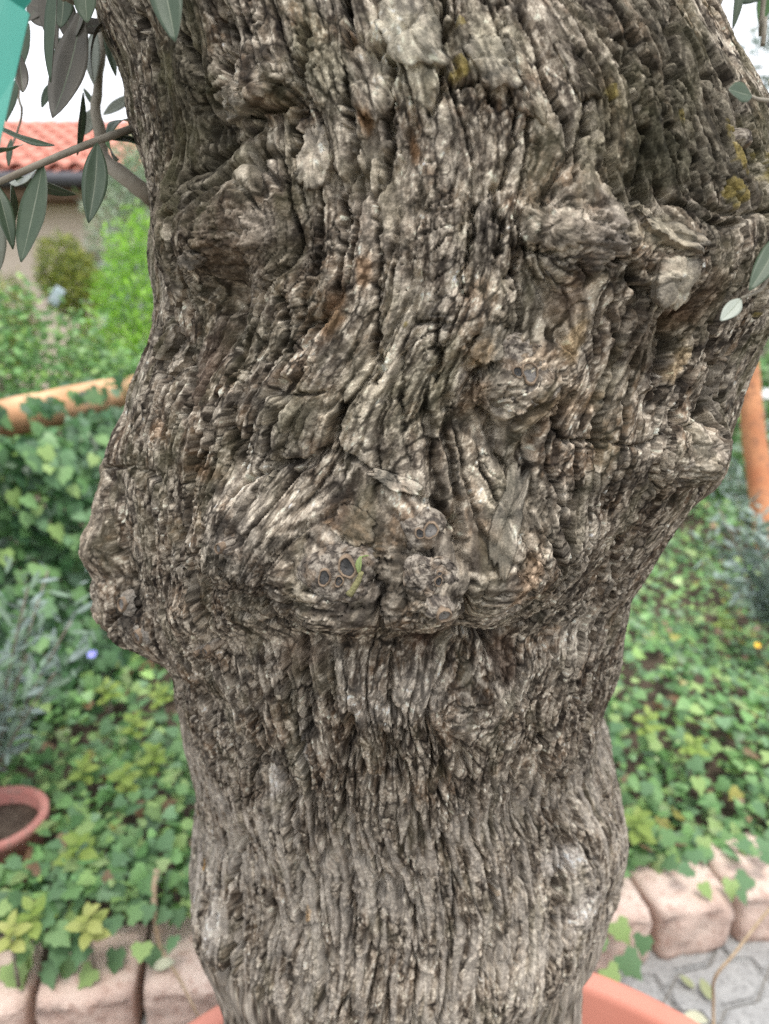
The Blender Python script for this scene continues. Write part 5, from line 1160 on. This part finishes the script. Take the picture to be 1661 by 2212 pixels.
def lump(X, Y, rad, h, tilt=(0, 0), seed=0, cuts=(), flat=0.6, mat=None):
    """a knobbly mound on the trunk; cuts = (du, dv, radius px, dark?) discs of pruned wood on its face"""
    p, nrm = on_trunk(X, Y); k = PXM * (p.y * CP - (p.z - CAM.z) * SP)
    R = rad * k; hh = h * k
    f = (nrm + Vector((0, -0.5, 0)) + Vector((tilt[0], 0, tilt[1]))).normalized()
    s = f.cross(Vector((0, 0, 1))).normalized() * -1; u = s.cross(f) * -1
    if u.z < 0: u = -u
    if s.x < 0: s = -s
    rr = random.Random(seed); nr_, ns = 40, 96
    ph0 = [rr.uniform(0, 6.28) for _ in range(8)]
    tI, aI = np.meshgrid(np.linspace(0, 1, nr_), np.linspace(0, 2 * math.pi, ns, endpoint=False), indexing='ij')
    w = 1 + 0.12 * np.sin(2 * aI + ph0[0]) + 0.09 * np.sin(3 * aI + ph0[1]) + 0.06 * np.sin(5 * aI + ph0[2])
    rad_ = R * 1.45 * (1 - tI) * w
    lx2, ly2 = rad_ * np.cos(aI), rad_ * np.sin(aI)
    ll = (lx2 ** 2 + ly2 ** 2) ** 0.5 / R
    pr = np.where(tI < flat, 1 - (1 - tI) ** 2.4, 1 - (1 - flat) ** 2.4 + 0.12 * (tI - flat))
    o7 = seed * 3.1
    rough = sstep(1 - flat + 0.05, 1 - flat + 0.35, 1 - tI)
    v1, v2, va, vb, _a, _b = voronoi(lx2 / 0.0045 + o7, ly2 / 0.0045 + o7, 900 + seed)
    dis = hh * pr * 1.18 - 0.25 * hh * sstep(0.25, 0.0, tI) * 2.2 + (0.0016 * fbm(lx2 / 0.008 + o7, ly2 / 0.008, 901, 4) + (va - 0.5) * 0.0013 - 0.0013 * (1 - sstep(0.05, 0.16, v2 - v1))) * (0.25 + 0.75 * rough)
    Vn = np.array(p)[None, None] - 0.18 * hh * np.array(f) + lx2[..., None] * np.array(s) + ly2[..., None] * np.array(u) + dis[..., None] * np.array(f)
    cn = np.empty(Vn.shape, np.float32); cn[:] = (0.145, 0.122, 0.10)
    g_ = fbm(lx2 / 0.004 + o7, ly2 / 0.004, 902, 4, 0.65)
    cn = mixv(cn, (0.34, 0.30, 0.25), sstep(-0.05, 0.4, g_) * 0.8); cn = mixv(cn, (0.05, 0.043, 0.038), sstep(0.05, 0.4, -g_) * 0.8)
    cn = mixv(cn, (0.25, 0.18, 0.12), sstep(0.1, 0.5, fbm(lx2 / 0.010, ly2 / 0.010 + o7, 903, 3)) * 0.4)
    if mat is not None: cn = mixv(cn, (0.27, 0.25, 0.22), np.full(cn.shape[:2], 0.5))
    st = link("branch_stub", mesh_np("branch_stub", Vn.reshape(-1, 3), grid_faces(nr_, ns, True), cn.reshape(-1, 3)), bark, tree)
    fz = hh * (1 - (1 - flat) ** 2.4) * 1.18 - 0.18 * hh
    for (du_, dv_, cr_, kind) in cuts:
        c0 = p + s * (du_ * k) + u * (-dv_ * k) + f * (fz + 0.0016)
        r_ = cr_ * k
        for nm, prof2, mt in (("callus_ring", [(r_ * 1.42, -0.0035), (r_ * 1.22, 0.0002), (r_ * 1.08, 0.0007), (r_ * 1.0, 0.0002), (r_ * 0.97, -0.0014)], callus), ("cut_face", [(r_ * 1.0, -0.0010), (r_ * 0.6, -0.0007), (r_ * 0.3, -0.0012), (0.0001, -0.0009)], stub_cut if kind else grey_cut)):
            V2 = []; n2 = 26
            for (r1, h1) in prof2:
                for j in range(n2):
                    a = 2 * math.pi * j / n2; w = 1 + 0.12 * math.sin(2 * a + du_) + 0.06 * math.sin(3 * a + dv_) + 0.03 * math.sin(7 * a + du_)
                    V2.append(tuple(c0 + s * (math.cos(a) * r1 * w * 0.9) + u * (math.sin(a) * r1 * w * 1.1) + f * (h1 + rr.uniform(-1, 1) * 0.0002)))
            F2 = [(i * n2 + j, i * n2 + (j + 1) % n2, (i + 1) * n2 + (j + 1) % n2, (i + 1) * n2 + j) for i in range(len(prof2) - 1) for j in range(n2)]
            m2 = bpy.data.meshes.new(nm); m2.from_pydata(V2, [], F2); m2.update(); link(nm, m2, mt, st)
    return st, p, f, s, u, k
s1 = lump(732, 1240, 56, 28, (0, 0.1), 1, [(-26, 2, 13, 1), (22, -22, 17, 1), (6, 8, 9, 1)], 0.55)
lump(915, 1148, 34, 32, (0, 0.05), 2, [(-10, 2, 9, 1), (13, -4, 14, 0)], 0.5)
lump(950, 1312, 25, 32, (0.3, -0.5), 3, [(2, 2, 14, 0)], 0.5)
lump(930, 1250, 38, 14, (0, 0), 4, [(20, -12, 5, 0), (18, 5, 8, 1)], 0.7)
lump(487, 1178, 14, 18, (-0.5, -0.1), 5, [(0, 0, 9, 0)], 0.5)
lump(265, 1305, 20, 9, (-0.3, 0), 6, [(0, 0, 12, 0)], 0.5, grey_cut)
lump(297, 1375, 21, 9, (-0.3, -0.2), 7, [(0, 0, 12, 0)], 0.5, grey_cut)
lump(460, 1392, 12, 20, (-0.6, -0.3), 8, [(0, 0, 8, 0)], 0.5)
lump(438, 1398, 8, 16, (-0.8, -0.3), 9, [(0, 0, 5, 0)], 0.5)
lump(1135, 806, 52, 9, (0, 0.1), 10, [(-16, -1, 10, 1), (10, 0, 17, 0)], 0.55)
lump(1600, 300, 18, 26, (0.3, 0), 12, [], 0.5)
# the little sprout on the double stub
sp_ = s1[1] + s1[3] * (44 * s1[5]) + s1[2] * 0.004
k = s1[5]
spb = link("sprout", tube(smooth_path([sp_ - s1[4] * (38 * k) - s1[3] * (18 * k), sp_ - s1[4] * (10 * k) + s1[2] * (4 * k), sp_ + s1[4] * (14 * k) + s1[3] * (10 * k) + s1[2] * (10 * k)], 10), [0.0022 - 0.00009 * i for i in range(11)], 8, True, 0.15, 4), noise_mat("sprout_bark", (0.20, 0.19, 0.09), (0.28, 0.26, 0.13), 200, 0.8, 0.5), tree)
q0 = sp_ + s1[4] * (10 * k) + s1[3] * (4 * k) + s1[2] * (10 * k)
young = leaf_mat("young_leaf", (0.26, 0.34, 0.12), (0.34, 0.42, 0.17), 0.5, 0.25)
olive_leaf(q0, q0 + s1[4] * (38 * k) + s1[3] * (4 * k) + s1[2] * (4 * k), 14 * k, s1[2] + s1[3] * -0.6, spb, young, young, 0.12, 0.3, 0.5, 51)
olive_leaf(q0 + s1[4] * (34 * k) + s1[3] * (2 * k), q0 + s1[4] * (40 * k) + s1[3] * (20 * k), 6 * k, s1[4], spb, young, young, 0.12, 0.3, 0.5, 52)

# ------------------------------------------------------------------ turquoise tag hanging at the left
tagm = noise_mat("turquoise_plastic", (0.030, 0.245, 0.19), (0.038, 0.285, 0.225), 5, 0.45, 0.1, 60, None, 0.001, spec=0.4)
pl = empty("plant_tag", tuple(L3(30, -60, 0.30))); tag(pl, "turquoise plastic plant tag hanging folded among the olive leaves", "tag")
def slab_poly(name, pts, thick, bevel=0.0004):
    bm = bmesh.new(); vv = [bm.verts.new(p) for p in pts]; f = bm.faces.new(vv); bm.normal_update()
    nrm = f.normal.copy(); r = bmesh.ops.extrude_face_region(bm, geom=[f])
    bmesh.ops.translate(bm, vec=nrm * -thick, verts=[g for g in r["geom"] if isinstance(g, bmesh.types.BMVert)])
    bmesh.ops.recalc_face_normals(bm, faces=bm.faces)
    return link(name, bm_mesh(name, bm), tagm, pl, False)
slab_poly("flap", [L3(-120, -90, 0.295), L3(-30, -40, 0.295), L3(14, -3, 0.298), L3(64, 34, 0.302), L3(34, 165, 0.298), L3(0, 312, 0.293), L3(-40, 480, 0.288), L3(-160, 470, 0.28)], 0.0008)
slab_poly("strip", [L3(-20, -60, 0.306), L3(75, -45, 0.315), L3(66, 5, 0.315), L3(53, 23, 0.313), L3(64, 36, 0.3065), L3(10, 0, 0.303)], 0.0008)
link("tie", tube(smooth_path([L3(30, -40, 0.31), L3(60, -110, 0.36), L3(140, -80, DL)], 10), [0.0007] * 11, 6), tagm, pl)

# ------------------------------------------------------------------ dry stems and fallen leaves
dry_m = noise_mat("dry_stem", (0.34, 0.25, 0.16), (0.46, 0.36, 0.25), 60, 0.85, 0.2)
st1 = link("dry_stem", tube(smooth_path([at_depth(1750, 1880, 1.25), at_depth(1661, 1965, 1.22), at_depth(1590, 2055, 1.2), at_depth(1545, 2110, 1.2), at_depth(1541, 2160, 1.22), at_depth(1542, 2230, 1.2), at_z(1545, 2330, 0.25)], 26), [0.0026] * 27, 7), dry_m)
tag(st1, "bent dry straw coloured stem leaning over the grey pavers by the pot", "stem")
st2 = link("dry_stem", tube(smooth_path([at_z(338, 1880, 0.27), at_z(332, 1930, 0.25), at_z(338, 2010, 0.19), at_z(352, 2060, KH + 0.01), at_z(385, 2110, KH + 0.008), at_z(428, 2195, 0.10)], 22), [0.0065 - 0.0002 * i for i in range(23)], 7, True, 0.1), dry_m)
tag(st2, "dry brown twig lying over the stone kerb from the ivy", "stem")
fl_m = [noise_mat("fallen_pale", (0.45, 0.46, 0.32), (0.58, 0.58, 0.44), 60, 0.8, 0.2), noise_mat("fallen_green", (0.22, 0.25, 0.13), (0.32, 0.33, 0.19), 60, 0.8, 0.2)]
for (X, Y, z, sz, mi, lab) in [(330, 2088, KH + 0.008, 0.045, 0, "pale curled fallen leaf on top of the kerb beside the dry twig"), (1500, 2135, 0.012, 0.035, 1, "small greyish fallen leaf on the pavers nearer the kerb foot"),
                               (1478, 2190, 0.012, 0.045, 0, "cream coloured fallen leaf on the grey pavers by the pot rim"), (1535, 2160, 0.012, 0.045, 1, "dull green fallen leaf on the pavers touching the dry stem")]:
    p = at_z(X, Y, z); sh = bpy.data.meshes.new("fallen_leaf")
    sh.from_pydata([(x, y, 0.25 * abs(x) + 0.1 * y * y) for x, y in OVAL2D] + [(0, 0.45, 0.0)], [], [(8, i, (i + 1) % 8) for i in range(8)]); sh.materials.append(fl_m[mi])
    o = bpy.data.objects.new("fallen_leaf", sh); C.objects.link(o); o.location = p; o.scale = (sz, sz, sz); o.rotation_euler = (0.1, 0.15, X * 0.7)
    tag(o, lab, "leaf")
